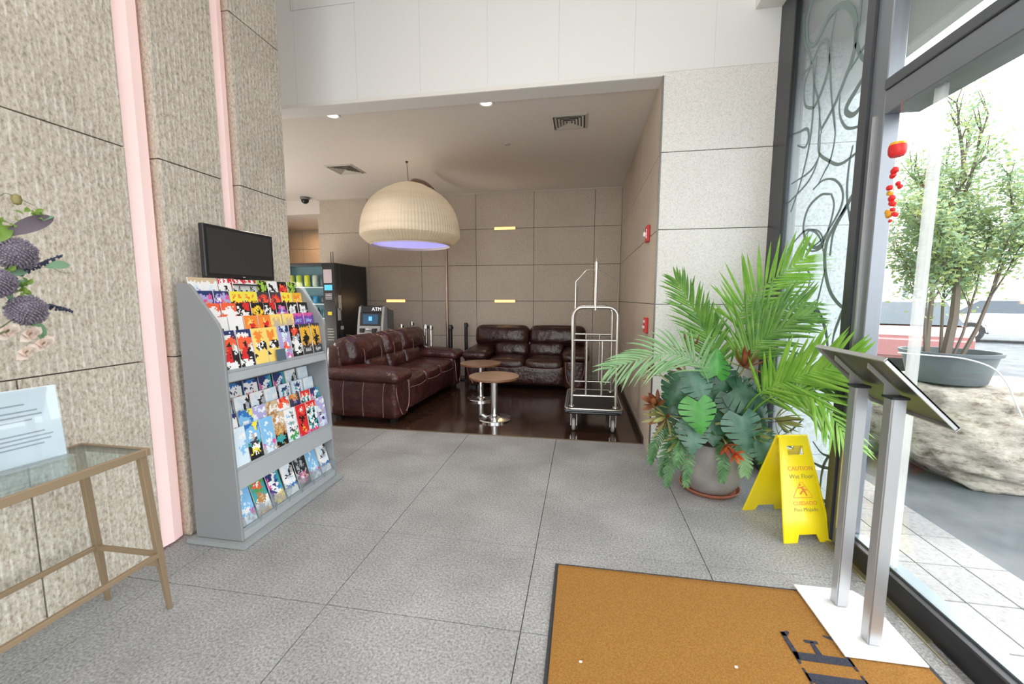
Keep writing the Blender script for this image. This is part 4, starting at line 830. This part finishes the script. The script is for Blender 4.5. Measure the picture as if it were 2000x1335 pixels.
# flower arrangement
t = thing('flower_arrangement', 'mixed bouquet of thistles, lavender, leaves and pale roses at the left edge', 'flowers', (-2.0, .78, cz))
VX, VY = -2.0, .78
MB().lathe([(0, 0), (.06, 0), (.075, .02), (.085, .12), (.06, .24), (.05, .28), (.058, .30), (.05, .30), (.04, .27), (0, .27)], (VX, VY, cz), 32).build('vase', mat('white_vase', (.75, .74, .72), .3), t, smooth=True)
def fl(px, py, dx=0.): return Vector((-2.05 + dx, 1.165 + .00125 * px, 1.815 - .00174 * (py - 380)))
STEM = mat('flower_stem', (.14, .16, .08), .7); hub = Vector((VX, VY, cz + .28))
THI = mat('thistle_bloom', (.20, .17, .22), .8, var=(120, (.32, .28, .34)))
for (px_, py_, r, dx) in ((22, 498, .058, .0), (22, 616, .055, .02), (-40, 560, .05, .03)):
    c = fl(px_, py_, dx); rnd = random.Random(int(px_ + 99)); b = MB(); g = 420
    b.lathe([(0, -r * .8), (r * .5, -r * .65), (r * .78, -.1 * r), (r * .72, r * .4), (r * .4, r * .7), (0, r * .8)], c, 14)
    for i in range(g):
        ph = math.acos(1 - 2 * (i + .5) / g); th_ = i * 2.39996; d = Vector((math.sin(ph) * math.cos(th_), math.sin(ph) * math.sin(th_), math.cos(ph))); u = d.orthogonal().normalized() * .0024; w = d.cross(u)
        e = c + d * r * rnd.uniform(.92, 1.08); s0 = c + d * r * .7; b.add([s0 + u, s0 - u * .5 + w, s0 - u * .5 - w, e + u * 1.3, e - u * .65 + w * 1.3, e - u * .65 - w * 1.3], [(0, 1, 4, 3), (1, 2, 5, 4), (2, 0, 3, 5), (3, 4, 5)])
    b.build('thistle_head', THI, t); MB().tube(spline([hub, (hub + c) / 2 + Vector((.03, .0, .02)), c - Vector((0, 0, r * .7))]), .004, 6).build('stem', STEM, t)
LAV = mat('dried_lavender', (.035, .045, .085), .8)
for (a, b_) in (((-10, 555), (132, 492)), ((52, 603), (142, 621))):
    A, B = fl(*a), fl(*b_); b = MB(); b.tube([A, (A + B) / 2 + Vector((0, 0, .008)), B], .003, 5); rnd = random.Random(a[1])
    n_ = 46
    for i in range(n_):
        p = A.lerp(B, i / n_); d = Vector([rnd.gauss(0, 1) for _ in range(3)]).normalized(); q = .0075 * (1.15 - .5 * i / n_)
        b.lathe([(0, -q), (q * .8, 0), (0, q)], p + d * q * 1.0, 6)
    b.build('lavender_spike', LAV, t); MB().tube([hub, (hub + A) / 2, A], .0025, 5).build('stem', STEM, t)
def leafmb(b, base, tip, w, nrm, curl=.1, m=0, n=8):
    base, tip, nrm = Vector(base), Vector(tip), Vector(nrm).normalized(); d = tip - base; s = d.cross(nrm).normalized(); nrm = s.cross(d).normalized(); V = []; L_ = d.length
    for i in range(n + 1):
        u = i / n; q = w * math.sin(math.pi * min(1, u * .93 + .05)) ** .8 if i < n else .0006
        c = base + d * u + nrm * curl * L_ * math.sin(math.pi * u)
        V += [c - s * q + nrm * q * .3, c, c + s * q + nrm * q * .3]
    F = []
    for i in range(n):
        for k in (0, 1): F.append((3 * i + k, 3 * i + k + 1, 3 * i + 4 + k, 3 * i + 3 + k))
    b.add(V, F, m); return b
PLUM = mat('plum_leaf', (.11, .085, .11), .45, trl=.1); EUC = mat('eucalyptus_leaf', (.20, .36, .23), .5, trl=.25); EUD = mat('bright_sprig', (.22, .36, .07), .5, trl=.3)
leafmb(MB(), fl(2, 462), fl(122, 408), .026, (1, .2, .5), .12).build('long_leaf', PLUM, t, smooth=True)
leafmb(MB(), fl(40, 434), fl(120, 408, .006), .012, (1, 0, .8), .05).build('long_leaf', EUC, t, smooth=True)
for (a, b_, w, m) in (((0, 488), (70, 492), .011, EUC), ((85, 522), (149, 513), .017, EUC), ((-20, 545), (45, 532), .016, EUC), ((-20, 570), (45, 555), .014, EUC), ((30, 640), (68, 675), .018, EUC), ((40, 655), (60, 690), .012, EUC), ((0, 600), (-60, 520), .02, EUC), ((-30, 480), (20, 440), .02, EUD)):
    leafmb(MB(), fl(*a), fl(*b_), w, (1, .1, .4)).build('leaf', m, t, smooth=True)
rnd = random.Random(2)
for (px_, py_, n_, sp) in ((15, 432, 10, 16), (60, 412, 10, 16), (85, 403, 6, 10), (5, 455, 8, 12), (5, 530, 10, 18), (20, 562, 8, 16), (25, 575, 6, 10)):
    b = MB()
    for i in range(n_):
        c = fl(px_ + rnd.gauss(0, sp * .6), py_ + rnd.gauss(0, sp * .35), rnd.uniform(-.02, .01)); d = Vector([rnd.gauss(0, 1) for _ in range(3)]).normalized()
        leafmb(b, c, c + d * .03, .009, (1, .3, .4), n=3)
    b.build('sprig', EUD, t)
BLS = mat('pale_rose', (.78, .63, .60), .6, trl=.3, var=(20, (.84, .74, .70)))
for (px_, py_) in ((18, 668), (45, 690), (5, 705), (-30, 660)):
    c = fl(px_, py_, .02); b = MB()
    for i in range(16):
        a = i * 2.4; r_ = .012 + .0018 * i; d = Vector((math.cos(a) * .6, math.sin(a), math.sin(a * 1.7) * .9)).normalized(); leafmb(b, c + d * r_ * .2, c + d * r_ * 1.1 + Vector((.012, 0, .006)), .017, (1, 0, .2), .25, n=4)
    b.build('rose', BLS, t, smooth=True)
c = fl(38, 384); MB().lathe([(0, -.021), (.011, -.015), (.015, 0), (.011, .015), (0, .021)], c, 14).build('seed_pod', mat('olive_pod', (.24, .20, .07), .5), t, smooth=True)
MB().tube(spline([hub, fl(-60, 560), fl(-20, 420), fl(10, 378), fl(38, 380), fl(75, 390)]), .0013, 5).build('twig', STEM, t)
MB().tube(spline([fl(70, 522), fl(105, 524), fl(125, 532), fl(148, 532)]), .001, 5).build('twig', STEM, t)

# ------------------------------------------------------------------ big potted plant
PX, PY = .985, 3.215
t = thing('potted_plant', 'large mixed palm and monstera arrangement in a round grey pot by the swirl window', 'potted plant', (PX, PY, 0))
MB().lathe([(0, .012), (.13, .012), (.16, .02), (.20, .075), (.235, .16), (.252, .25), (.25, .33), (.238, .385), (.228, .40), (.215, .40), (.222, .37), (0, .36)], (PX, PY, 0), 56).build('pot', mat('grey_clay_pot', (.22, .205, .20), .45, var=(5, (.33, .315, .30), 5), bump=(9, .15, .004)), t, smooth=True)
MB().lathe([(0, 0), (.175, 0), (.195, .012), (.215, .035), (.208, .037), (.185, .014), (0, .010)], (PX, PY, 0), 56).build('saucer', mat('terracotta', (.46, .16, .10), .5), t, smooth=True)
LF = {'palm_bright': ((.15, .36, .035), (.25, .47, .07)), 'palm_mid': ((.085, .22, .04), (.17, .35, .055)), 'palm_pale': ((.30, .50, .27), (.20, .39, .18)), 'fern_green': ((.055, .16, .055), (.13, .28, .11)), 'monstera_dark': ((.025, .085, .05), (.055, .15, .085)), 'monstera_bright': ((.045, .24, .035), (.08, .33, .055)), 'monstera_blue': ((.055, .15, .105), (.11, .23, .165)),
      'croton_red': ((.20, .05, .03), (.32, .14, .05)), 'croton_olive': ((.26, .27, .08), (.40, .38, .16)), 'red_bloom': ((.55, .06, .03), (.62, .20, .05))}
for k_, (a, b_) in LF.items(): mat(k_, a, .33, var=(13, b_, 4), trl=.22)
def frond(nm, pts, n, L_, w, m, ang=52, roll=0., droop=.25, rr_=.006, t0=.3, fall=.6, seed=1):
    rnd = random.Random(seed); P = spline(pts, 10); k = len(P); b = MB()
    b.tube(P, [rr_ * (1 - .75 * i / (k - 1)) for i in range(k)], 5)
    for i in range(n):
        u = t0 + (1 - t0) * (i + .5) / n; f = u * (k - 1); j = min(k - 2, int(f)); p = P[j].lerp(P[j + 1], f - j); T = (P[j + 1] - P[j]).normalized()
        vw = Vector((0, -1, 0)); S_ = T.cross(vw).normalized(); N_ = S_.cross(T).normalized()
        S_ = (S_ * math.cos(roll) + N_ * math.sin(roll)).normalized(); N2 = S_.cross(T).normalized()
        v = (u - t0) / (1 - t0); ln = L_ * (math.sin(math.pi * min(1, .22 + v * .70)) ** fall) * rnd.uniform(.88, 1.08)
        for sgn in (-1, 1):
            a = R(ang * (1 - .45 * v) + rnd.gauss(0, 5)); d = (T * math.cos(a) + S_ * sgn * math.sin(a) + N2 * rnd.uniform(-.12, .22)).normalized()
            s = d.cross(N2).normalized(); V = []; q = p.copy(); dd = d.copy(); st = 5
            for e in range(st + 1):
                x = e / st; ww = w * (math.sin(math.pi * min(1, .16 + x * .84)) ** .7) if e < st else .0004
                V += [q - s * ww, q + N2 * ww * .35, q + s * ww]
                dd = (dd + Vector((0, 0, -droop * (x + .2) * .5))).normalized(); q = q + dd * ln / st
            b.add(V, [(3 * e + c, 3 * e + c + 1, 3 * e + 4 + c, 3 * e + 3 + c) for e in range(st) for c in (0, 1)])
    return b.build(nm, MATS[m], t, smooth=True)
Bs = (PX, PY, .37)
frond('palm_frond', [Bs, (.85, 2.95, .92), (.60, 2.88, 1.08), (.19, 2.85, .97)], 24, .30, .0085, 'palm_pale', 50, .3, .30, t0=.36, seed=1)
frond('palm_frond', [Bs, (.94, 3.1, .97), (.83, 3.1, 1.28), (.66, 3.1, 1.58)], 26, .26, .009, 'palm_mid', 40, .25, .14, t0=.30, seed=2)
frond('palm_frond', [(PX + .05, PY + .03, .37), (1.09, 3.2, 1.02), (1.17, 3.2, 1.42), (1.50, 3.12, 1.74)], 25, .33, .0098, 'palm_bright', 58, .15, .02, t0=.50, seed=3)
frond('palm_frond', [(PX + .06, PY, .37), (1.07, 3.15, .98), (1.18, 3.1, 1.27), (1.46, 3.0, 1.43)], 27, .31, .0085, 'palm_mid', 55, .4, .05, t0=.42, seed=4)
frond('palm_frond', [(PX + .06, PY - .03, .37), (1.07, 3.05, .92), (1.2, 3.0, 1.17), (1.45, 2.95, 1.34)], 24, .27, .010, 'palm_mid', 48, .35, .10, t0=.40, seed=5)
frond('palm_frond', [(PX + .08, PY - .05, .37), (1.12, 2.85, .80), (1.26, 2.65, .98), (1.46, 2.48, 1.11)], 22, .33, .0105, 'palm_bright', 50, .35, .05, t0=.38, seed=6)
frond('palm_frond', [(PX + .08, PY - .05, .37), (1.17, 2.8, .80), (1.33, 2.62, .90), (1.47, 2.45, .66)], 25, .30, .009, 'palm_bright', 55, .5, .25, t0=.36, seed=7)
frond('palm_frond', [(PX + .05, PY, .37), (1.16, 3.0, .72), (1.34, 2.85, .93), (1.50, 2.72, .98)], 22, .28, .010, 'palm_mid', 55, .9, .2, t0=.4, seed=8)
frond('palm_frond', [(PX, PY, .37), (1.02, 3.25, .85), (1.0, 3.35, 1.15), (.93, 3.4, 1.33)], 20, .22, .008, 'palm_mid', 45, .2, .1, t0=.4, seed=9)
for i, (x, y, z, xm, zm, m) in enumerate(((.61, 2.90, .14, .68, .42, 'fern_green'), (.73, 2.88, .16, .78, .43, 'fern_green'), (.50, 2.97, .27, .64, .50, 'fern_green'), (.955, 2.86, .22, .965, .43, 'fern_green'), (.66, 2.86, .30, .74, .47, 'fern_green'), (1.10, 2.87, .27, 1.07, .43, 'palm_pale'), (1.27, 2.96, .20, 1.22, .46, 'palm_mid'), (1.33, 3.0, .26, 1.26, .50, 'fern_green'), (.57, 2.93, .20, .70, .50, 'fern_green'), (1.24, 3.0, .33, 1.2, .47, 'fern_green'), (1.36, 3.2, .22, 1.27, .5, 'fern_green'))):
    frond('fern_frond', [(PX + (x - PX) * .35, PY - .10, .39), (xm, (y + PY) / 2 - .06, zm + .03), (xm + (x - xm) * .75, y, (zm + z) / 2 + .03), (x, y - .01, z)], 26, .062 if i not in (5, 6) else .075, .0058, m, 72, .15, .12, .003, t0=.34, fall=.5, seed=20 + i)
def monstera(c, size, nrm, tipd, m):
    c, N_, T = Vector(c), Vector(nrm).normalized(), Vector(tipd).normalized(); T = (T - N_ * T.dot(N_)).normalized(); S_ = T.cross(N_).normalized(); b = MB()
    def P(x, y):
        return c + S_ * x * size + T * (-y - .4) * size + N_ * (-.28 * abs(x) - .22 * (y + .3) ** 2 + .05) * size
    K = 6
    def outer(u): return (.56 * math.sin(math.pi * min(1, (u * .93 + .07)) ** .72), .20 - 1.2 * u)
    for s in (-1, 1):
        for k in range(K):
            u0, u1 = k / K, (k + 1) / K; m0, m1 = -.95 * u0 ** 1.1, -.95 * u1 ** 1.1
            for (ua, ub, ma, mb_) in ((u0, (u0 + u1) / 2, m0, (m0 + m1) / 2), ((u0 + u1) / 2, u1, (m0 + m1) / 2, m1)):
                ia = [outer(ua)[0] * .32, outer(ua)[1] * .32 + ma * .68]; ib = [outer(ub)[0] * .32, outer(ub)[1] * .32 + mb_ * .68]
                b.add([P(0, ma), P(0, mb_), P(s * ib[0], ib[1]), P(s * ia[0], ia[1])], [(0, 1, 2, 3) if s > 0 else (3, 2, 1, 0)])
                g = .15 if k in (1, 2, 3, 4) else .0
                ga = g if ua == u0 else 0; gb = g if ub == u1 else 0; du = (u1 - u0)
                oa, ob = outer(ua + ga * du), outer(ub - gb * du)
                b.add([P(s * ia[0], ia[1]), P(s * ib[0], ib[1]), P(s * ob[0], ob[1]), P(s * oa[0], oa[1])], [(0, 1, 2, 3) if s > 0 else (3, 2, 1, 0)])
    bm = bmesh.new(); 
    o = b.build('monstera_leaf', MATS[m], t); me = o.data; bm.from_mesh(me); bmesh.ops.remove_doubles(bm, verts=bm.verts, dist=.0008); bm.to_mesh(me); bm.free(); me.shade_smooth()
    st = c + T * (-.4) * size
    MB().tube(spline([(PX + (c.x - PX) * .3, PY - .05, .38), ((PX + st.x) / 2, (PY + st.y) / 2, st.z * .75 + .1), st + Vector((0, .03, -.01)), st]), .004, 6).build('petiole', MATS['fern_green'], t, smooth=True)
for a in ((( .775, 2.80, .685), .22, (.05, -1, .25), (.1, 0, -1), 'monstera_bright'), ((1.07, 2.84, .58), .24, (.1, -1, .2), (.15, 0, -1), 'monstera_blue'), ((.79, 2.95, .86), .23, (-.1, -.9, .6), (.25, 0, -1), 'monstera_blue'), ((.66, 2.98, .80), .22, (-.35, -1, .2), (-.4, 0, -1), 'monstera_dark'),
          ((.76, 2.86, .52), .21, (0, -1, .35), (-.1, 0, -1), 'monstera_blue'), ((.99, 3.02, .90), .23, (.1, -1, .1), (-.15, 0, .9), 'monstera_dark'), ((1.12, 2.95, .80), .25, (.1, -.9, .5), (.9, 0, -.3), 'monstera_dark'), ((1.20, 2.86, .46), .20, (.3, -1, .2), (.35, 0, -1), 'monstera_blue'), ((.86, 3.0, .75), .22, (0, -1, .4), (-.2, 0, -1), 'monstera_dark'),
          ((1.04, 2.95, .72), .2, (0, -1, .5), (.2, 0, -1), 'monstera_dark'), ((.9, 2.92, .56), .2, (0, -1, .4), (0, 0, -1), 'monstera_dark'), ((.62, 3.05, .62), .2, (-.4, -1, .2), (-.5, 0, -1), 'monstera_dark'), ((1.22, 3.02, .66), .2, (.3, -1, .3), (.6, 0, -.8), 'monstera_dark'), ((.92, 2.98, 1.0), .19, (.1, -1, .2), (.1, 0, .9), 'monstera_bright'), ((.98, 3.3, .62), .25, (0, -1, .5), (0, 0, -1), 'monstera_dark'), ((.84, 3.25, .6), .25, (-.2, -1, .5), (-.2, 0, -1), 'monstera_dark')): monstera(*a)
def rosette(c, axis, n, ln, w, ms, seed=0, spread=.8):
    rnd = random.Random(seed); c = Vector(c); A = Vector(axis).normalized(); u = A.orthogonal().normalized(); v = A.cross(u); b = MB()
    for i in range(n):
        a = i * 2.4; k = (i + 1) / n; d = (A * (1.25 - k) + (u * math.cos(a) + v * math.sin(a)) * (spread * k + .12)).normalized(); l_ = ln * rnd.uniform(.75, 1.1)
        leafmb(b, c, c + d * l_, w, A + d * .1, -.08, m=i % len(ms), n=5)
    o = b.build('croton_rosette', [MATS[q] for q in ms], t, smooth=True)
    MB().tube(spline([(PX + (c.x - PX) * .25, PY - .03, .38), ((PX + c.x) / 2, (PY + c.y) / 2, (c.z + .4) / 2 + .05), c - A * .03, c]), .005, 6).build('petiole', MATS['croton_olive'], t, smooth=True)
for i, a in enumerate((((.535, 2.98, .93), (-.8, -.2, .6), 11, .12, .014, ('croton_red', 'croton_olive')), ((1.10, 3.0, .98), (.1, -.3, 1), 16, .17, .016, ('croton_red', 'croton_red', 'croton_olive')), ((1.31, 2.94, .78), (.7, -.3, .3), 16, .16, .016, ('croton_olive', 'croton_red', 'croton_olive')), ((.60, 2.95, .62), (-.8, -.4, -.1), 14, .17, .015, ('croton_olive', 'croton_olive', 'croton_red')),
                       ((.545, 3.0, .70), (-.7, -.3, .5), 12, .13, .024, ('croton_red',)), ((1.30, 2.95, .64), (.7, -.4, 0), 14, .16, .014, ('croton_olive',)), ((.80, 3.2, 1.05), (-.2, 0, 1), 12, .2, .012, ('croton_olive', 'croton_red')), ((1.22, 3.25, 1.0), (.2, 0, 1), 14, .24, .013, ('croton_olive', 'croton_red')), ((.97, 2.86, .47), (0, -.7, -.5), 10, .085, .014, ('red_bloom', 'croton_red')), ((1.02, 2.85, .42), (.3, -.8, -.4), 10, .075, .013, ('red_bloom',)), ((1.33, 2.98, .50), (.6, -.5, -.2), 12, .12, .012, ('croton_olive', 'fern_green')), ((.70, 2.93, .48), (-.6, -.5, -.3), 12, .14, .013, ('croton_olive', 'fern_green')), ((1.15, 2.9, .54), (.3, -.7, .1), 12, .13, .012, ('fern_green', 'croton_olive')))): rosette(*a, seed=i)
rnd = random.Random(31)
for i in range(14):
    a = rnd.uniform(math.pi * 1.0, math.pi * 2.05); r_ = rnd.uniform(.20, .36); c = (PX + r_ * math.cos(a), PY + r_ * .75 * math.sin(a), rnd.uniform(.46, .92))
    rosette(c, (math.cos(a), math.sin(a) - .2, rnd.uniform(.1, .8)), rnd.randint(8, 13), rnd.uniform(.09, .17), rnd.uniform(.009, .014), rnd.choice((('fern_green', 'croton_olive'), ('palm_mid', 'fern_green'), ('croton_olive', 'croton_red', 'fern_green'), ('monstera_dark', 'fern_green'))), seed=100 + i)
MB().lathe([(0, 0), (.21, 0), (0, .05)], (PX, PY, .375), 24).build('soil', mat('dark_soil'), t, smooth=True)
MB().tube([(1.12, 2.88, .62), (1.40, 2.80, .69)], .003, 5).build('twig', mat('dark_twig', (.06, .04, .03), .8), t)

# ------------------------------------------------------------------ wet floor sign
t = thing('wet_floor_sign', 'yellow folding plastic wet floor caution sign in front of the planter', 'floor sign', (1.316, 2.758, 0))
U = Vector((.972, .236, 0)); Vv = Vector((-.236, .972, 0)); SC = Vector((1.316, 2.758, 0)); TZ_ = .588; YEL = mat('sign_yellow', (.93, .74, .01), .28, coat=.3)
for sg, nm in ((-1, 'front_leaf'), (1, 'rear_leaf')):
    hd = (Vector((0, 0, TZ_)) - Vv * sg * .195 + Vv * sg * .012); H = hd.length; hd = hd.normalized(); base = SC + Vv * sg * .195; nn = U.cross(hd).normalized() * (1 if sg < 0 else 1)
    def hw(h): return .156 - .062 * h / H
    b = MB(); polys = [[(-hw(0), .0), (-.072, 0), (-.056, .045), (-hw(.045), .045)], [(.072, 0), (hw(0), 0), (hw(.045), .045), (.056, .045)], [(-hw(.045), .045), (hw(.045), .045), (hw(.505), .505), (-hw(.505), .505)],
                       [(-hw(.505), .505), (-.052, .505), (-.052, .562), (-hw(.562), .562)], [(.052, .505), (hw(.505), .505), (hw(.562), .562), (.052, .562)], [(-hw(.562), .562), (hw(.562), .562), (hw(H), H), (-hw(H), H)]]
    for P in polys:
        n_ = len(P); Vq = [base + U * x + hd * y - nn * .004 for x, y in P] + [base + U * x + hd * y + nn * .004 for x, y in P]
        b.add(Vq, [tuple(range(n_))[::-1], tuple(range(n_, 2 * n_))] + [(i, (i + 1) % n_, (i + 1) % n_ + n_, i + n_) for i in range(n_)])
    lf = b.build(nm, YEL, t)
    b = MB()
    for s in (-1, 1):
        a_, c_ = base + U * s * (hw(.02) - .006) + hd * .02, base + U * s * (hw(H) - .006) + hd * (H - .02); b.tube([a_, c_], .007, 6)
    b.tube([base + U * -.13 + hd * .13, base + U * .13 + hd * .13], .004, 6)
    b.tube([base + U * -.052 + hd * .503, base + U * .052 + hd * .503], .006, 6); b.build('rib', YEL, lf, smooth=True)
    if sg < 0:
        fn = U.cross(hd).normalized(); TR = mat('sign_red_ink', (.72, .22, .06), .5); TK = mat('sign_dark_ink', (.28, .26, .06), .5)
        for body, h_, s_, m_ in (('CAUTION', .425, .036, TR), ('Wet Floor', .378, .036, TK), ('CUIDADO', .222, .033, TR), ('Piso Mojado', .185, .031, TK)):
            text('lettering', body, s_, base + hd * h_ + U * .012 + fn * .0048, U, hd, m_, lf, .0004)
        tri = [(-.055, .255), (.065, .255), (.065, .262), (.012, .345), (-.002, .345), (-.055, .262)]
        P = [base + U * x + hd * y + fn * .0046 for x, y in tri]
        MB().tube(P, .0016, 4, closed=True).build('warning_triangle', TR, lf)
        b = MB(); cc = lambda x, y: base + U * x + hd * y + fn * .0048
        for seg in (((.0, .318), (.022, .285), .005), ((.022, .285), (.03, .266), .004), ((.012, .30), (-.012, .275), .004), ((-.018, .312), (.018, .318), .003), ((.005, .31), (.035, .298), .003)): b.tube([cc(*seg[0]), cc(*seg[1])], seg[2], 5)
        b.lathe([(0, -.006), (.006, 0), (0, .006)], cc(-.004, .329), 8); b.build('slipping_figure', TR, lf)
MB().tube([SC + U * -.10 + Vector((0, 0, TZ_)), SC + U * .10 + Vector((0, 0, TZ_))], .011, 10).build('hinge_bar', YEL, t, smooth=True)

# ------------------------------------------------------------------ coir mat
t = thing('door_mat', 'big ochre coir door mat with dark border and lettering in the foreground', 'door mat', (.6, 1.3, 0))
COIR = mat('coir_fibre', (.42, .185, .028), .95, var=(150, (.56, .27, .055), 4), bump=(420, 1, .012))
MRUB = mat('mat_rubber', (.03, .032, .04), .8, bump=(150, .4, .003))
MB().box(-.118, 1.385, .35, 2.108, 0.0005, .008).build('rubber_border', MRUB, t, bev=.002)
MB().rbox((.631, 1.222, .009), (1.465, 1.735, .012), .005, 10).build('coir_pile', COIR, t)
rnd = random.Random(9); b = MB()
for i in range(9000):
    x = rnd.uniform(-.095, 1.36); y = rnd.uniform(1.25, 2.085) if i % 4 else rnd.choice((2.083, 2.088, 2.08)) + rnd.uniform(-.01, .003); a = rnd.uniform(0, 6.28); l_ = .0035
    b.add([(x, y, .0145), (x + .0012 * math.cos(a + 1.6), y + .0012 * math.sin(a + 1.6), .0145), (x + l_ * math.cos(a), y + l_ * math.sin(a), .0165 + rnd.random() * .002)], [(0, 1, 2)])
tag(b.build('coir_tuft', COIR, t), kind='stuff')
MBLK = mat('mat_black_coir', (.022, .026, .05), .95, bump=(400, .8, .008), var=(200, (.05, .055, .08)))
# serif E and the end of the letter before it, read towards +y with tops towards -x
def letter(polys):
    b = MB()
    for P in polys:
        P = [(ex + v_ * es_, ey + u_ * 1.25 * es_) for u_, v_ in P]; b.prism(P, 'z', .0145, .0178)
    b.build('mat_letter', MBLK, t)
ex, ey, es_ = .873, 1.655, .21
letter([[(.02, 0), (.16, 0), (.16, 1), (.02, 1)], [(-.05, 0), (.54, -.01), (.54, .07), (.16, .09), (-.05, .04)], [(.46, .0), (.54, -.01), (.58, .16), (.54, .16), (.46, .07)], [(-.05, .965), (.16, .95), (.55, .965), (.55, 1), (-.05, 1)], [(.49, .95), (.55, 1), (.58, .80), (.56, .80)], [(.16, .43), (.40, .45), (.40, .52), (.16, .53)], [(.38, .36), (.43, .36), (.43, .60), (.38, .60)]])
ey = 1.485
letter([[(.30, 0), (.44, 0), (.44, 1), (.30, 1)], [(.22, 0), (.52, 0), (.52, .035), (.22, .035)], [(.22, .965), (.52, .965), (.52, 1), (.22, 1)], [(.30, .05), (.30, .30), (-.05, .9), (-.12, .9)]])
letter([[(-.54, 0), (-.47, 0), (-.40, 1), (-.54, 1)], [(-.60, .965), (-.36, .965), (-.36, 1), (-.60, 1)], [(-.47, .05), (-.38, .05), (-.10, .9), (-.17, .9)]])
for (x, y, lb) in ((.02, 1.50, 'tiny pale crumb lying on the left part of the mat'), (.62, 1.58, 'tiny pale crumb near the middle right of the mat')):
    tag(MB().rbox((x, y, .018), (.012, .009, .005), .002, 3).build('crumb', mat('pale_crumb', (.75, .72, .66), .8)), lb, 'crumb')

# ------------------------------------------------------------------ menu stand
t = thing('menu_stand', 'brushed steel twin post menu stand on white base plate beside the glass', 'menu stand', (1.22, 1.91, 0))
MB().prism([(1.068, 1.702), (1.362, 1.702), (1.372, 2.06), (1.335, 2.122), (1.072, 2.122)], 'z', .0182, .026).build('base_plate', mat('white_plate', (.86, .88, .92), .35), t, bev=.002)
PST = mat('post_steel', (.52, .525, .54), .33, .75)
for y in (2.012, 1.797): MB().box(1.19, 1.242, y - .026, y + .026, .026, 1.068).build('post', PST, t, bev=.005, seg=2)
TRAY = mat('tray_steel', (.15, .15, .13), .38, .7)
dn = Vector((.25, 0, -.247)); dl = dn.length; dn.normalize(); nn = Vector((dn.z, 0, -dn.x)); tc = Vector((1.225, 1.908, 1.1085))
tr = MB().obox(tc, dn * dl / 2, (0, .225, 0), nn * .003).build('tray', TRAY, t)
MB().obox(tc - dn * dl / 2 + nn * .006, dn * .003, (0, .225, 0), nn * .009).build('rim', mat('tray_rim', (.55, .56, .56), .35, .7), tr)
MB().obox(tc + dn * dl / 2 + nn * .006, dn * .003, (0, .225, 0), nn * .009).build('rim', mat('tray_rim'), tr)
MB().obox(tc + Vector((0, -.222, 0)) + nn * .006, dn * dl / 2, (0, .003, 0), nn * .009).build('rim', mat('tray_rim'), tr)
MB().obox(tc + Vector((0, .222, 0)) + nn * .006, dn * dl / 2, (0, .003, 0), nn * .009).build('rim', mat('tray_rim'), tr)
for y in (2.012, 1.797):
    MB().prism([(1.125, 1.196), (1.125, 1.175), (1.19, 1.115), (1.19, 1.062), (1.242, 1.062), (1.242, 1.082)], 'y', y + .020, y + .028).build('bracket', mat('tray_rim'), t)
    MB().box(1.186, 1.246, y - .03, y + .03, 1.062, 1.072).build('post_cap', DARKMET, t)

# ------------------------------------------------------------------ red hanging decoration
t = thing('hanging_ornament', 'string of small red and gold lucky charms hanging by the glass', 'ornament', (1.49, 2.33, 2.17))
OX, OY = 1.478, 2.33
REDO = mat('charm_red', (.80, .03, .03), .4, trl=.2); GLD = mat('charm_gold', (.85, .42, .03), .35, .2)
MB().tube([(OX, OY, 2.385), (OX, OY, 1.78)], .0012, 5).build('string', mat('red_string', (.5, .06, .04), .7), t)
MB().lathe([(0, 0), (.026, 0), (.034, .012), (.036, .035), (.034, .052), (0, .052)], (OX, OY, 2.13), 20).build('red_basket', REDO, t, smooth=True)
MB().lathe([(.0, .052), (.034, .052), (.030, .064), (0, .068)], (OX, OY, 2.13), 20).build('gold_cap', GLD, t, smooth=True)
rnd = random.Random(4)
for i, (dy, dz, m, s) in enumerate(((.0, 2.065, REDO, 1.2), (.012, 2.045, REDO, 1.0), (.02, 1.99, REDO, 1), (.03, 1.965, GLD, 1), (-.02, 2.0, REDO, .8), (-.04, 1.98, REDO, .8), (0, 1.935, REDO, 1.1), (-.005, 1.91, REDO, 1.1), (.03, 1.875, GLD, 1), (.02, 1.86, GLD, 1.1), (-.01, 1.88, REDO, .8), (-.02, 1.855, REDO, 1.0), (.01, 1.83, REDO, .6))):
    b = MB().rbox((OX + rnd.uniform(-.006, .006), OY + dy, dz), (.022 * s, .03 * s, .024 * s), .009 * s, 4, rot=Matrix.Rotation(rnd.uniform(-.6, .6), 3, 'X')); b.build('charm', m, t, smooth=True)
